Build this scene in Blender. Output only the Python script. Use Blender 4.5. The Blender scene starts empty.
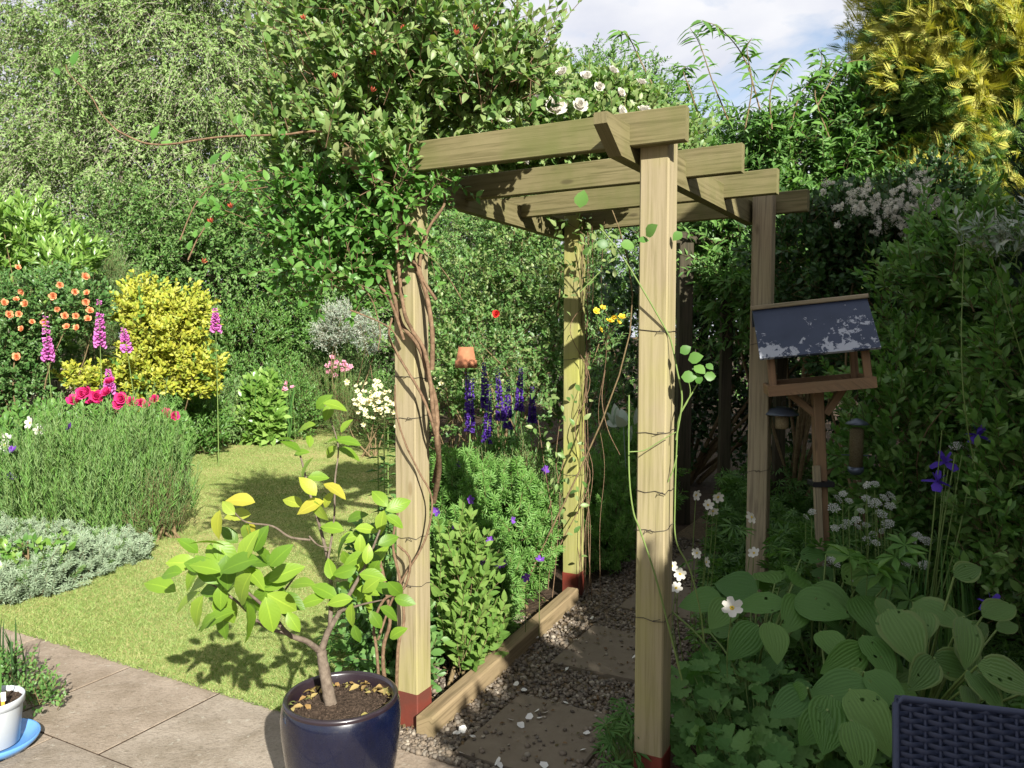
import bpy, math
import numpy as np
from mathutils import Vector, Matrix

rng = np.random.default_rng(11)
PI = math.pi
scene = bpy.context.scene
COL = scene.collection

# ------------------------------------------------------------------ camera
FPX = 788.0
CAMZ = 1.6
PITCH = math.atan(50.0 / FPX)
cam_d = bpy.data.cameras.new('camera')
cam = bpy.data.objects.new('camera', cam_d)
COL.objects.link(cam)
cam.location = (0, 0, CAMZ)
cam.rotation_euler = (PI / 2 - PITCH, 0, 0)
cam_d.sensor_width = 36.0
cam_d.lens = FPX / 1024 * 36.0
cam_d.clip_start = 0.05
cam_d.clip_end = 2000
scene.camera = cam

CP, SP = math.cos(PITCH), math.sin(PITCH)


def ray(px, py):
    a = (px - 512) / FPX
    b = (384 - py) / FPX
    return np.array([a, CP + b * SP, -SP + b * CP])


def W(px, py, d):
    """point of the place seen at that spot of the photograph, d metres in front"""
    r = ray(px, py)
    return np.array([0, 0, CAMZ]) + r * (d / r[1])


def G(px, py, z=0.0):
    r = ray(px, py)
    return np.array([0, 0, CAMZ]) + r * ((z - CAMZ) / r[2])


CV = np.array([0.883, -0.469, 0.0])
RV = np.array([0.469, 0.883, 0.0])
UP = np.array([0, 0, 1.0])


def cr(c, r, z=0.0):
    return CV * c + RV * r + UP * z


# ------------------------------------------------------------------ mesh building
def nrm(a):
    return a / np.maximum(np.linalg.norm(a, axis=-1, keepdims=True), 1e-9)


class Geo:
    def __init__(self):
        self.v, self.uv, self.f, self.m = [], [], {3: [], 4: []}, {3: [], 4: []}
        self.n = 0
        self.big = []

    def add(self, v, faces, mat=0, uv=None):
        """faces: dict size -> (k,size) array, or list of index lists"""
        v = np.asarray(v, float).reshape(-1, 3)
        if uv is None:
            uv = np.zeros((len(v), 2))
        self.v.append(v)
        self.uv.append(np.asarray(uv, float))
        if isinstance(faces, dict):
            for k, a in faces.items():
                a = np.asarray(a, int)
                if len(a):
                    self.f[k].append(a + self.n)
                    self.m[k].append(np.full(len(a), mat, int))
        else:
            for q in faces:
                if len(q) in (3, 4):
                    self.f[len(q)].append(np.array([q], int) + self.n)
                    self.m[len(q)].append(np.array([mat]))
                else:
                    self.big.append(([i + self.n for i in q], mat))
        self.n += len(v)

    def mesh(self, name, mats, origin=(0, 0, 0), smooth=True):
        me = bpy.data.meshes.new(name)
        v = np.concatenate(self.v) - np.asarray(origin, float)
        uv = np.concatenate(self.uv)
        loops, starts, mi = [], [], []
        pos = 0
        for k in (3, 4):
            if self.f[k]:
                a = np.concatenate(self.f[k])
                loops.append(a.ravel())
                starts.append(pos + np.arange(len(a)) * k)
                mi.append(np.concatenate(self.m[k]))
                pos += a.size
        for q, m in self.big:
            loops.append(np.array(q))
            starts.append(np.array([pos]))
            mi.append(np.array([m]))
            pos += len(q)
        loops = np.concatenate(loops)
        starts = np.concatenate(starts)
        mi = np.concatenate(mi)
        me.vertices.add(len(v))
        me.vertices.foreach_set('co', v.astype(np.float32).ravel())
        me.loops.add(len(loops))
        me.loops.foreach_set('vertex_index', loops.astype(np.int32))
        me.polygons.add(len(starts))
        me.polygons.foreach_set('loop_start', starts.astype(np.int32))
        me.polygons.foreach_set('material_index', mi.astype(np.int32))
        me.polygons.foreach_set('use_smooth', np.full(len(starts), bool(smooth)))
        ul = me.uv_layers.new(name='UVMap')
        ul.data.foreach_set('uv', uv[loops].astype(np.float32).ravel())
        me.update(calc_edges=True)
        for m in (mats if isinstance(mats, (list, tuple)) else [mats]):
            me.materials.append(m)
        return me


def root_loc(o):
    p = np.zeros(3)
    while o is not None:
        p += np.array(o.location)
        o = o.parent
    return p


def tag(o, label=None, cat=None, group=None, kind=None):
    if label:
        o['label'] = label
    if cat:
        o['category'] = cat
    if group:
        o['group'] = group
    if kind:
        o['kind'] = kind
    return o


def thing(name, label, cat, loc=(0, 0, 0), group=None):
    o = bpy.data.objects.new(name, None)
    COL.objects.link(o)
    o.location = tuple(float(x) for x in loc)
    o.empty_display_size = 0.1
    return tag(o, label, cat, group)


def build(name, g, mats, parent=None, origin=None, smooth=True):
    """ONE mesh object; world-space geometry is moved to its parent's origin"""
    org = root_loc(parent) if parent is not None else np.asarray(origin if origin is not None else (0, 0, 0), float)
    me = g.mesh(name, mats, org, smooth)
    o = bpy.data.objects.new(name, me)
    COL.objects.link(o)
    if parent is not None:
        o.parent = parent
    else:
        o.location = tuple(org)
    return o


def inst(name, me, parent, loc, normal=(0, 0, 1), scale=1.0, spin=0.0):
    """another object of its own on shared mesh data"""
    o = bpy.data.objects.new(name, me)
    COL.objects.link(o)
    q = Vector(tuple(normal)).to_track_quat('Z', 'Y')
    o.rotation_mode = 'QUATERNION'
    o.rotation_quaternion = q @ Matrix.Rotation(spin, 3, 'Z').to_quaternion()
    s = scale
    o.scale = (s, s, s) if np.isscalar(s) else tuple(s)
    if parent is not None:
        o.parent = parent
        o.location = tuple(np.asarray(loc) - root_loc(parent))
    else:
        o.location = tuple(loc)
    return o


# ------------------------------------------------------------------ templates
def leaf_t(rows=4, w=0.42, fold=0.25, curl=0.25, peak=0.4, wave=0.0, tipx=1.0):
    """leaf along +Y, length 1, width w; rows of left / mid / right verts"""
    v, uv, tri, quad = [[0, 0, 0]], [[.5, 0]], [], []
    ts = np.linspace(0, 1, rows + 2)[1:-1]
    for i, t in enumerate(ts):
        a = math.log(0.5) / math.log(peak)
        h = (math.sin(PI * t ** a)) ** 0.85 * w / 2
        z = -curl * t * t
        wv = wave * math.sin(i * 2.4)
        v += [[-h, t, z + fold * h + wv], [0, t, z], [h, t, z + fold * h - wv]]
        uv += [[0, t], [.5, t], [1, t]]
    v.append([0, tipx, -curl])
    uv.append([.5, 1])
    n = len(v) - 1
    tri += [[0, 2, 1], [0, 3, 2]]
    for i in range(rows - 1):
        b = 1 + 3 * i
        quad += [[b, b + 1, b + 4, b + 3], [b + 1, b + 2, b + 5, b + 4]]
    b = 1 + 3 * (rows - 1)
    tri += [[b, b + 1, n], [b + 1, b + 2, n]]
    return np.array(v, float), {3: np.array(tri), 4: np.array(quad).reshape(-1, 4)}, np.array(uv, float)


def leaf_lo(w=0.45, fold=0.3, at=0.45, curl=0.15):
    v = np.array([[0, 0, 0], [-w / 2, at, fold * w / 2], [0, 1, -curl], [w / 2, at, fold * w / 2]], float)
    return v, {3: np.array([[0, 2, 1], [0, 3, 2]])}, np.array([[.5, 0], [0, at], [.5, 1], [1, at]], float)


def blade_t(seg=3, w=0.05, bend=0.35):
    v, uv, quad = [], [], []
    for i in range(seg):
        t = i / seg
        h = w / 2 * (1 - t ** 2 * .75)
        v += [[-h, t * (1 - .12 * bend * t), -bend * t * t], [h, t * (1 - .12 * bend * t), -bend * t * t]]
        uv += [[0, t], [1, t]]
    v.append([0, 1 - .12 * bend, -bend])
    uv.append([.5, 1])
    for i in range(seg - 1):
        b = 2 * i
        quad.append([b, b + 1, b + 3, b + 2])
    return np.array(v, float), {3: np.array([[2 * seg - 2, 2 * seg - 1, 2 * seg]]), 4: np.array(quad).reshape(-1, 4)}, np.array(uv, float)


def palm_t(fingers=5, span=2.6, w=0.2, notch=.35, curl=.12):
    """deeply cut leaf: narrow fingers fanning from the stalk"""
    v, uv, tri = [], [], []
    for i in range(fingers):
        a = -span / 2 + span * i / (fingers - 1)
        L = 1 - .25 * abs(a) / (span / 2)
        dx, dy = math.sin(a), math.cos(a)
        px, py = math.cos(a), -math.sin(a)
        b = len(v)
        z = .06 * math.cos(i * 2.1)
        v += [[0, 0, 0], [dx * L * .6 - px * w / 2, dy * L * .6 - py * w / 2, z + .03], [dx * L, dy * L, z - curl], [dx * L * .6 + px * w / 2, dy * L * .6 + py * w / 2, z + .03]]
        uv += [[.5, 0], [0, .5], [.5, 1], [1, .5]]
        tri += [[b, b + 2, b + 1], [b, b + 3, b + 2]]
    return np.array(v, float), {3: np.array(tri)}, np.array(uv, float)


def spray_t(n=7, w=.16, ang=.75, curl=.2):
    """flat conifer spray: short scale leaflets along a rib"""
    v, uv, tri = [], [], []

    def leaflet(o, a, L):
        dx, dy = math.sin(a), math.cos(a)
        px, py = dy, -dx
        b = len(v)
        z = -curl * o[1] ** 2
        h = w * L * .5
        v.extend([[o[0], o[1], z], [o[0] + dx * L * .5 - px * h, o[1] + dy * L * .5 - py * h, z - .02], [o[0] + dx * L, o[1] + dy * L, z - .1 * L], [o[0] + dx * L * .5 + px * h, o[1] + dy * L * .5 + py * h, z - .02]])
        uv.extend([[.5, 0], [0, .5], [.5, 1], [1, .5]])
        tri.extend([[b, b + 2, b + 1], [b, b + 3, b + 2]])
    for i in range(n):
        y = .08 + .8 * i / n
        L = .5 * (1 - .55 * i / n)
        leaflet((0, y), ang, L)
        leaflet((0, y + .04), -ang, L)
    leaflet((0, 0), 0, 1.0)
    return np.array(v, float), {3: np.array(tri)}, np.array(uv, float)


def scallop_t(lobes=9, depth=.12, rings=2, cup=.18):
    """round scalloped leaf on a stalk, centre at the stalk"""
    n = lobes * 3
    v, uv, tri, quad = [[0, 0, 0]], [[.5, .5]], [], []
    a0, a1 = .25, 2 * PI - .25
    for k in range(1, rings + 1):
        for i in range(n + 1):
            a = a0 + (a1 - a0) * i / n - PI / 2
            s = k / rings
            R = .5 * s * (1 - depth * s * (0 if i % 3 else 1)) * (1 + .03 * math.sin(i * 1.7))
            z = cup * R * R * 2 + .035 * s * math.cos(2 * PI * i / 3)
            v.append([math.cos(a) * R, math.sin(a) * R, z])
            uv.append([.5 + .5 * s * math.cos(a), .5 + .5 * s * math.sin(a)])
    m = n + 1
    for i in range(n):
        tri.append([0, 1 + i, 2 + i])
        for k in range(rings - 1):
            b = 1 + k * m + i
            quad.append([b, b + m, b + m + 1, b + 1])
    return np.array(v, float), {3: np.array(tri), 4: np.array(quad).reshape(-1, 4)}, np.array(uv, float)


def ico_t(sub=1):
    import bmesh
    bm = bmesh.new()
    bmesh.ops.create_icosphere(bm, subdivisions=sub, radius=1.0)
    v = np.array([p.co[:] for p in bm.verts])
    f = np.array([[q.index for q in p.verts] for p in bm.faces])
    bm.free()
    return v, {3: f}, np.zeros((len(v), 2))


def petal_t(w=.8, cup=.35):
    v = np.array([[-.12, 0, 0], [.12, 0, 0], [-w / 2, .55, cup * .35], [0, .5, cup * .1], [w / 2, .55, cup * .35], [-w * .35, .95, cup], [0, 1.02, cup * .9], [w * .35, .95, cup]], float)
    return v, {3: np.array([[0, 1, 3], [0, 3, 2], [1, 4, 3]]), 4: np.array([[2, 3, 6, 5], [3, 4, 7, 6]])}, np.array([[.5, 0], [.5, 0], [0, .5], [.5, .5], [1, .5], [.2, 1], [.5, 1], [.8, 1]], float)


STICK = (np.array([[math.cos(a), y, math.sin(a)] for y in (0, 1) for a in (0, 2.094, 4.189)], float),
         {4: np.array([[0, 1, 4, 3], [1, 2, 5, 4], [2, 0, 3, 5]])}, np.array([[0, 0]] * 3 + [[0, 1]] * 3, float))
PEBBLE = ico_t(1)


def scat(g, T, P, D, N, S, mat=0):
    """copies of template T at P, +Y along D, +Z towards N, size S ((n,) or (n,3))"""
    tv, tf, tuv = T
    P = np.asarray(P, float).reshape(-1, 3)
    n = len(P)
    if n == 0:
        return
    y = nrm(np.broadcast_to(np.asarray(D, float), (n, 3)))
    N = np.broadcast_to(np.asarray(N, float), (n, 3))
    x = np.cross(y, N)
    bad = np.linalg.norm(x, axis=1) < 1e-4
    if bad.any():
        x[bad] = np.cross(y[bad], np.array([.31, .83, .46]))
    x = nrm(x)
    z = np.cross(x, y)
    S = np.asarray(S, float)
    if S.ndim == 0:
        S = np.full(n, float(S))
    if S.ndim == 1:
        S = np.repeat(S[:, None], 3, 1)
    q = tv[None] * S[:, None, :]
    V = P[:, None] + q[..., 0:1] * x[:, None] + q[..., 1:2] * y[:, None] + q[..., 2:3] * z[:, None]
    m = len(tv)
    off = (np.arange(n) * m)
    faces = {k: (a[None] + off[:, None, None]).reshape(-1, k) for k, a in tf.items() if len(a)}
    g.add(V.reshape(-1, 3), faces, mat, np.tile(tuv, (n, 1)))


def rdir(n):
    return nrm(rng.normal(size=(n, 3)))


def shoots(g, T, S0, D0, L, n, leaf, spread=.95, up=.25, droop=0.0, flat=.6, mat=0, gs=None, r=.0018, smat=0, tip=.35, start=.15, jit=.25, opposite=False):
    """leafy twigs: start points, directions, lengths; n leaves each; gs receives the twigs themselves"""
    S0 = np.asarray(S0, float).reshape(-1, 3)
    m = len(S0)
    if m == 0:
        return
    D0 = nrm(np.broadcast_to(np.asarray(D0, float), (m, 3)))
    L = np.broadcast_to(np.asarray(L, float), (m,))
    t = start + (1 - start) * (np.arange(n) + .5) / n
    if opposite:
        t = start + (1 - start) * ((np.arange(n) // 2) + .7) / (n / 2 + .5)
    tt = np.clip(t[None] + rng.normal(size=(m, n)) * (0.01 if opposite else .3 / n), 0, 1)
    dz = np.array([0, 0, -1.0])
    pos = S0[:, None] + D0[:, None] * (L[:, None] * tt)[..., None] + dz * (droop * (L[:, None] * tt) ** 2 / np.maximum(L[:, None], 1e-6))[..., None]
    dd = nrm(D0[:, None] + dz * (2 * droop * tt)[..., None])
    ref = np.where(np.abs(D0[:, 2:3]) > .9, np.array([[1.0, 0, 0]]), np.array([[0, 0, 1.0]]))
    a = nrm(np.cross(D0, ref))
    b = np.cross(D0, a)
    if opposite:
        phi = (np.arange(n) // 2)[None] * (PI / 2) + (np.arange(n) % 2)[None] * PI + rng.uniform(0, 2 * PI, (m, 1)) + rng.normal(size=(m, n)) * .2
    else:
        phi = np.arange(n)[None] * 2.399 + rng.uniform(0, 2 * PI, (m, 1)) + rng.normal(size=(m, n)) * .3
    perp = a[:, None] * np.cos(phi)[..., None] + b[:, None] * np.sin(phi)[..., None]
    sp = spread * (1 - .45 * tt)
    ld = nrm(dd * np.cos(sp)[..., None] + perp * np.sin(sp)[..., None] + UP * up + rng.normal(size=(m, n, 3)) * jit)
    N = nrm(dd * .6 * (1 - flat) + UP * flat * .8 + SV * .75 + rng.normal(size=(m, n, 3)) * .42)
    sz = leaf * rng.uniform(.65, 1.2, (m, n)) * (1 - tip * tt)
    scat(g, T, pos.reshape(-1, 3), ld.reshape(-1, 3), N.reshape(-1, 3), sz.ravel(), mat)
    if gs is not None:
        mid = S0 + D0 * L[:, None] * .5 + dz * (droop * L[:, None] * .25)
        end = S0 + D0 * L[:, None] + dz * (droop * L[:, None])
        for A, B, k in ((S0, mid, 1.0), (mid, end, .7)):
            d = B - A
            ln = np.linalg.norm(d, axis=1)
            scat(gs, STICK, A, d, rdir(m), np.stack([np.full(m, r * k), ln, np.full(m, r * k)], 1), smat)


def blob(n, lobes, shell=.55, zmin=.02, clump=0.0, cl_n=40):
    """points in a union of ellipsoids, more of them near the skin; returns points and outward normals"""
    lobes = np.asarray(lobes, float)
    vol = (lobes[:, 3] * lobes[:, 4] * lobes[:, 5]) ** (2 / 3)
    k = rng.choice(len(lobes), int(n * 1.9), p=vol / vol.sum())
    d = rdir(len(k))
    rad = (shell ** 3 + (1 - shell ** 3) * rng.uniform(0, 1, len(k))) ** (1 / 3)
    if clump > 0:
        # uneven outline: bumps and hollows over each lobe
        f1 = np.sin(d[:, 0] * 5.1 + k * 1.7) * np.sin(d[:, 1] * 4.3 + k * 2.3) + np.sin(d[:, 2] * 6.2 + k * .9 + d[:, 0] * 3)
        rad = rad * (1 + clump * .5 * f1)
    R = lobes[k, 3:6]
    P = lobes[k, :3] + d * R * rad[:, None]
    N = nrm(d / R)
    keep = P[:, 2] > zmin
    for j in range(len(lobes)):
        q = (((P - lobes[j, :3]) / lobes[j, 3:6]) ** 2).sum(1)
        keep &= ~((q < (shell * .8) ** 2) & (k != j))
    P, N = P[keep], N[keep]
    if len(P) > n:
        P, N = P[:n], N[:n]
    return P, N


def smooth_path(pts, n=8):
    P = np.asarray(pts, float)
    P = np.concatenate([2 * P[:1] - P[1:2], P, 2 * P[-1:] - P[-2:-1]])
    out = []
    for i in range(1, len(P) - 2):
        for t in np.linspace(0, 1, n, endpoint=False):
            a, b, c, d = P[i - 1:i + 3]
            out.append(.5 * ((2 * b) + (-a + c) * t + (2 * a - 5 * b + 4 * c - d) * t * t + (-a + 3 * b - 3 * c + d) * t ** 3))
    out.append(P[-2])
    return np.array(out)


def tube(g, pts, r0, r1=None, sides=7, mat=0, n=6, rough=0.0, cap=True):
    P = smooth_path(pts, n) if n > 1 else np.asarray(pts, float)
    m = len(P)
    R = np.linspace(r0, r0 if r1 is None else r1, m)
    T = nrm(np.gradient(P, axis=0))
    a = np.cross(T[0], [.3, .5, .81])
    a = nrm(a)
    V, UVs = [], []
    ln = 0
    for i in range(m):
        a = nrm(a - T[i] * np.dot(a, T[i]))
        b = np.cross(T[i], a)
        if i:
            ln += np.linalg.norm(P[i] - P[i - 1])
        for s in range(sides):
            ph = 2 * PI * s / sides
            rr = R[i] * (1 + rough * rng.normal())
            V.append(P[i] + rr * (a * math.cos(ph) + b * math.sin(ph)))
            UVs.append([ln, s / sides])
    q = []
    for i in range(m - 1):
        for s in range(sides):
            s2 = (s + 1) % sides
            q.append([i * sides + s, i * sides + s2, (i + 1) * sides + s2, (i + 1) * sides + s])
    g.add(V, {4: np.array(q)}, mat, UVs)
    if cap:
        g.add(V[-sides:], [list(range(sides))], mat)
        g.add(V[:sides], [list(range(sides))[::-1]], mat)
    return P


def beam(g, p0, p1, w, h, up=UP, ch=.004, mat=0, seg=1):
    """timber with eased edges; uv u runs along the grain in metres"""
    p0, p1 = np.asarray(p0, float), np.asarray(p1, float)
    y = nrm(p1 - p0)
    x = nrm(np.cross(y, up))
    z = np.cross(x, y)
    a, b = w / 2, h / 2
    prof = [(-a + ch, -b), (a - ch, -b), (a, -b + ch), (a, b - ch), (a - ch, b), (-a + ch, b), (-a, b - ch), (-a, -b + ch)]
    L = np.linalg.norm(p1 - p0)
    per = np.cumsum([0] + [math.hypot(prof[i][0] - prof[i - 1][0], prof[i][1] - prof[i - 1][1]) for i in range(1, 8)])
    off = rng.uniform(0, 50)
    V, U = [], []
    for k in range(seg + 1):
        for i, (s, t) in enumerate(prof):
            V.append(p0 + y * L * k / seg + x * s + z * t)
            U.append([L * k / seg + off, per[i] + off])
    f = []
    for k in range(seg):
        for i in range(8):
            j = (i + 1) % 8
            f.append([k * 8 + i, k * 8 + j, (k + 1) * 8 + j, (k + 1) * 8 + i])
    f.append(list(range(8))[::-1])
    f.append([seg * 8 + i for i in range(8)])
    g.add(V, f, mat, U)


def box(g, c, s, mat=0, X=(1, 0, 0), Y=(0, 1, 0), ch=.003):
    X, Y = nrm(np.asarray(X, float)), nrm(np.asarray(Y, float))
    c = np.asarray(c, float)
    Z = np.cross(X, Y)
    beam(g, c - Y * s[1] / 2, c + Y * s[1] / 2, s[0], s[2], up=Z, ch=ch, mat=mat)


def lathe(g, prof, c=(0, 0, 0), seg=40, mat=0, axis=UP, wob=0.0):
    """profile (radius, height) turned about axis"""
    axis = nrm(np.asarray(axis, float))
    a = nrm(np.cross(axis, [.37, .91, .17]))
    b = np.cross(axis, a)
    V, U, q = [], [], []
    for i, (r, h) in enumerate(prof):
        for s in range(seg):
            ph = 2 * PI * s / seg
            V.append(np.asarray(c) + axis * h + (a * math.cos(ph) + b * math.sin(ph)) * r)
            U.append([s / seg, i / len(prof)])
    for i in range(len(prof) - 1):
        for s in range(seg):
            s2 = (s + 1) % seg
            q.append([i * seg + s, i * seg + s2, (i + 1) * seg + s2, (i + 1) * seg + s])
    g.add(V, {4: np.array(q)}, mat, U)


def sheet(g, poly, z=0.0, mat=0):
    from mathutils.geometry import tessellate_polygon
    v = [[p[0], p[1], z] for p in poly]
    tris = tessellate_polygon([[Vector(p) for p in v]])
    out = []
    for t in tris:
        a, b, c = (np.array(v[i]) for i in t)
        out.append(list(t) if np.cross(b - a, c - a)[2] > 0 else list(t)[::-1])
    g.add(v, {3: np.array(out)}, mat)


def in_poly(P, poly):
    poly = np.asarray(poly)[:, :2]
    x, y = P[:, 0], P[:, 1]
    ins = np.zeros(len(P), bool)
    j = len(poly) - 1
    for i in range(len(poly)):
        xi, yi = poly[i]
        xj, yj = poly[j]
        c = ((yi > y) != (yj > y)) & (x < (xj - xi) * (y - yi) / (yj - yi + 1e-12) + xi)
        ins ^= c
        j = i
    return ins


# ------------------------------------------------------------------ materials
class NT:
    def __init__(self, name):
        self.m = bpy.data.materials.new(name)
        self.m.use_nodes = True
        self.t = self.m.node_tree
        self.t.nodes.clear()
        self.out = self.t.nodes.new('ShaderNodeOutputMaterial')

    def n(self, typ, **kw):
        nd = self.t.nodes.new(typ)
        for k, v in kw.items():
            if k.startswith('i_'):
                nd.inputs[k[2:].replace('_', ' ')].default_value = v
            else:
                setattr(nd, k, v)
        return nd

    def l(self, a, b):
        self.t.links.new(a, b)

    def ramp(self, fac, stops, interp='LINEAR'):
        r = self.n('ShaderNodeValToRGB')
        r.color_ramp.interpolation = interp
        e = r.color_ramp.elements
        while len(e) < len(stops):
            e.new(.5)
        for el, (p, c) in zip(e, stops):
            el.position = p
            el.color = (*c, 1) if len(c) == 3 else c
        self.l(fac, r.inputs['Fac'])
        return r.outputs['Color']

    def noise(self, scale, detail=4, rough=.55, vec=None, dist=0.0):
        nd = self.n('ShaderNodeTexNoise')
        nd.inputs['Scale'].default_value = scale
        nd.inputs['Detail'].default_value = detail
        nd.inputs['Roughness'].default_value = rough
        nd.inputs['Distortion'].default_value = dist
        if vec is not None:
            self.l(vec, nd.inputs['Vector'])
        return nd.outputs['Fac']

    def mix(self, fac, a, b, mode='MIX'):
        nd = self.n('ShaderNodeMix', data_type='RGBA', blend_type=mode)
        for sock, val in ((nd.inputs[0], fac), (nd.inputs[6], a), (nd.inputs[7], b)):
            if isinstance(val, (int, float)):
                sock.default_value = val
            elif isinstance(val, tuple):
                sock.default_value = (*val, 1) if len(val) == 3 else val
            else:
                self.l(val, sock)
        return nd.outputs[2]

    def math(self, op, a, b=None, c=None):
        nd = self.n('ShaderNodeMath', operation=op)
        for i, v in enumerate((a, b, c)):
            if v is None:
                continue
            if isinstance(v, (int, float)):
                nd.inputs[i].default_value = v
            else:
                self.l(v, nd.inputs[i])
        return nd.outputs[0]

    def pos(self, scale=(1, 1, 1)):
        t = self.n('ShaderNodeNewGeometry')
        mp = self.n('ShaderNodeMapping')
        mp.inputs['Scale'].default_value = scale
        self.l(t.outputs['Position'], mp.inputs['Vector'])
        return mp.outputs[0]

    def uvm(self, scale=(1, 1, 1)):
        t = self.n('ShaderNodeTexCoord')
        mp = self.n('ShaderNodeMapping')
        mp.inputs['Scale'].default_value = scale
        self.l(t.outputs['UV'], mp.inputs['Vector'])
        return mp.outputs[0]

    def bump(self, h, s=.3, d=.01):
        b = self.n('ShaderNodeBump')
        b.inputs['Strength'].default_value = s
        b.inputs['Distance'].default_value = d
        self.l(h, b.inputs['Height'])
        return b.outputs[0]

    def bsdf(self, col, rough=.6, spec=.3, normal=None, coat=0.0, metal=0.0):
        p = self.n('ShaderNodeBsdfPrincipled')
        if isinstance(col, tuple):
            p.inputs['Base Color'].default_value = (*col, 1)
        else:
            self.l(col, p.inputs['Base Color'])
        if isinstance(rough, (int, float)):
            p.inputs['Roughness'].default_value = rough
        else:
            self.l(rough, p.inputs['Roughness'])
        p.inputs['Specular IOR Level'].default_value = spec
        p.inputs['Metallic'].default_value = metal
        p.inputs['Coat Weight'].default_value = coat
        p.inputs['Coat Roughness'].default_value = .06
        if normal is not None:
            self.l(normal, p.inputs['Normal'])
        return p.outputs[0]

    def done(self, sh):
        self.l(sh, self.out.inputs['Surface'])
        return self.m


def leafmat(name, cols, trans=.32, rough=.5, spec=.3, vein=0.0, stripes=0.0, margin=None, tcol=(1.1, 1.28, .5), patch=.35, holes=False):
    """leaf whose tint differs from leaf to leaf; optional paler midrib, ribbing, pale margin"""
    cols = [(c[0] * .98, c[1] * 1.11, c[2] * 1.06) if c[1] > c[0] * 1.05 and c[1] > c[2] else c for c in cols]
    t = NT(name)
    geo = t.n('ShaderNodeNewGeometry')
    k = len(cols)
    c = t.ramp(geo.outputs['Random Per Island'], [(i / max(1, k - 1), q) for i, q in enumerate(cols)])
    nz = t.noise(1.7, 2, .6, t.pos())
    c = t.mix(t.math('MULTIPLY', t.math('SUBTRACT', nz, .35), patch * 2), c, t.mix(1.0, c, (.62, .70, .6), 'MULTIPLY'))
    nm = None
    if vein or stripes or margin:
        uv = t.n('ShaderNodeTexCoord').outputs['UV']
        sx = t.n('ShaderNodeSeparateXYZ')
        t.l(uv, sx.inputs[0])
        ax = t.math('ABSOLUTE', t.math('SUBTRACT', sx.outputs[0], .5))
        if vein:
            mr = t.math('MULTIPLY', t.math('LESS_THAN', ax, .035), vein)
            c = t.mix(mr, c, t.mix(1.0, c, (1.9, 1.7, 1.6), 'MULTIPLY'))
            w = t.math('SINE', t.math('MULTIPLY', t.math('SUBTRACT', sx.outputs[1], t.math('MULTIPLY', ax, .7)), 46.0))
            nm = t.bump(w, .07, .003)
        if stripes:
            w = t.math('SINE', t.math('MULTIPLY', ax, stripes))
            nm = t.bump(w, .25, .006)
            c = t.mix(t.math('MULTIPLY', t.math('GREATER_THAN', w, .8), .16), c, t.mix(1.0, c, (.6, .65, .6), 'MULTIPLY'))
        if margin:
            e = t.math('GREATER_THAN', t.math('ADD', ax, t.math('MULTIPLY', t.noise(9, 2), .2)), .5)
            c = t.mix(e, c, margin)
    p = t.bsdf(c, rough, spec, nm)
    tr = t.n('ShaderNodeBsdfTranslucent')
    t.l(t.mix(1.0, c, tcol, 'MULTIPLY'), tr.inputs['Color'])
    ms = t.n('ShaderNodeMixShader')
    ms.inputs[0].default_value = trans
    t.l(p, ms.inputs[1])
    t.l(tr.outputs[0], ms.inputs[2])
    if holes:
        # slug holes eaten through the leaf
        vo = t.n('ShaderNodeTexVoronoi')
        vo.inputs['Scale'].default_value = 26
        t.l(t.pos(), vo.inputs['Vector'])
        wob = t.math('MULTIPLY', t.noise(120, 2, .5, t.pos()), .12)
        hm = t.math('MULTIPLY', t.math('LESS_THAN', t.math('ADD', vo.outputs['Distance'], wob), .25), t.math('GREATER_THAN', t.noise(7, 2, .5, t.pos()), .52))
        tp = t.n('ShaderNodeBsdfTransparent')
        m2 = t.n('ShaderNodeMixShader')
        t.l(hm, m2.inputs[0])
        t.l(ms.outputs[0], m2.inputs[1])
        t.l(tp.outputs[0], m2.inputs[2])
        return t.done(m2.outputs[0])
    return t.done(ms.outputs[0])


def woodmat(name, c0, c1, dark, green=(.16, .17, .05), greenamt=.5, rough=.75):
    t = NT(name)
    g1 = t.noise(1.0, 5, .6, t.uvm((2.5, 60, 1)), .6)
    c = t.ramp(g1, [(.28, tuple(x * .78 for x in c1)), (.40, c1), (.52, c0), (.66, tuple(x * 1.05 for x in c0)), (.84, dark)])
    st = t.noise(1.0, 4, .6, t.uvm((.9, 14, 1)), .4)
    c = t.mix(t.ramp(st, [(.45, (0, 0, 0)), (.78, (.5, .5, .5))]), c, t.mix(1.0, c, (.70, .66, .58), 'MULTIPLY'))
    big = t.noise(3.2, 4, .6, t.pos((1, 1, .6)))
    c = t.mix(t.math('MULTIPLY', t.ramp(big, [(.45, (0, 0, 0)), (.7, (1, 1, 1))]), greenamt), c, green)
    # knots
    vo = t.n('ShaderNodeTexVoronoi')
    vo.inputs['Scale'].default_value = 1.0
    t.l(t.uvm((3.1, 9, 1)), vo.inputs['Vector'])
    kn = t.ramp(vo.outputs['Distance'], [(.0, (1, 1, 1)), (.07, (.8, .8, .8)), (.12, (0, 0, 0))])
    c = t.mix(t.math('MULTIPLY', kn, .65), c, dark)
    # drying cracks
    cr_ = t.noise(1.0, 2, .5, t.uvm((1.2, 120, 1)))
    ck = t.ramp(cr_, [(.70, (0, 0, 0)), (.74, (1, 1, 1))])
    c = t.mix(t.math('MULTIPLY', ck, .5), c, tuple(x * .5 for x in dark))
    h = t.math('SUBTRACT', g1, t.math('MULTIPLY', ck, .7))
    return t.done(t.bsdf(c, rough, .2, t.bump(h, .35, .004)))


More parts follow.
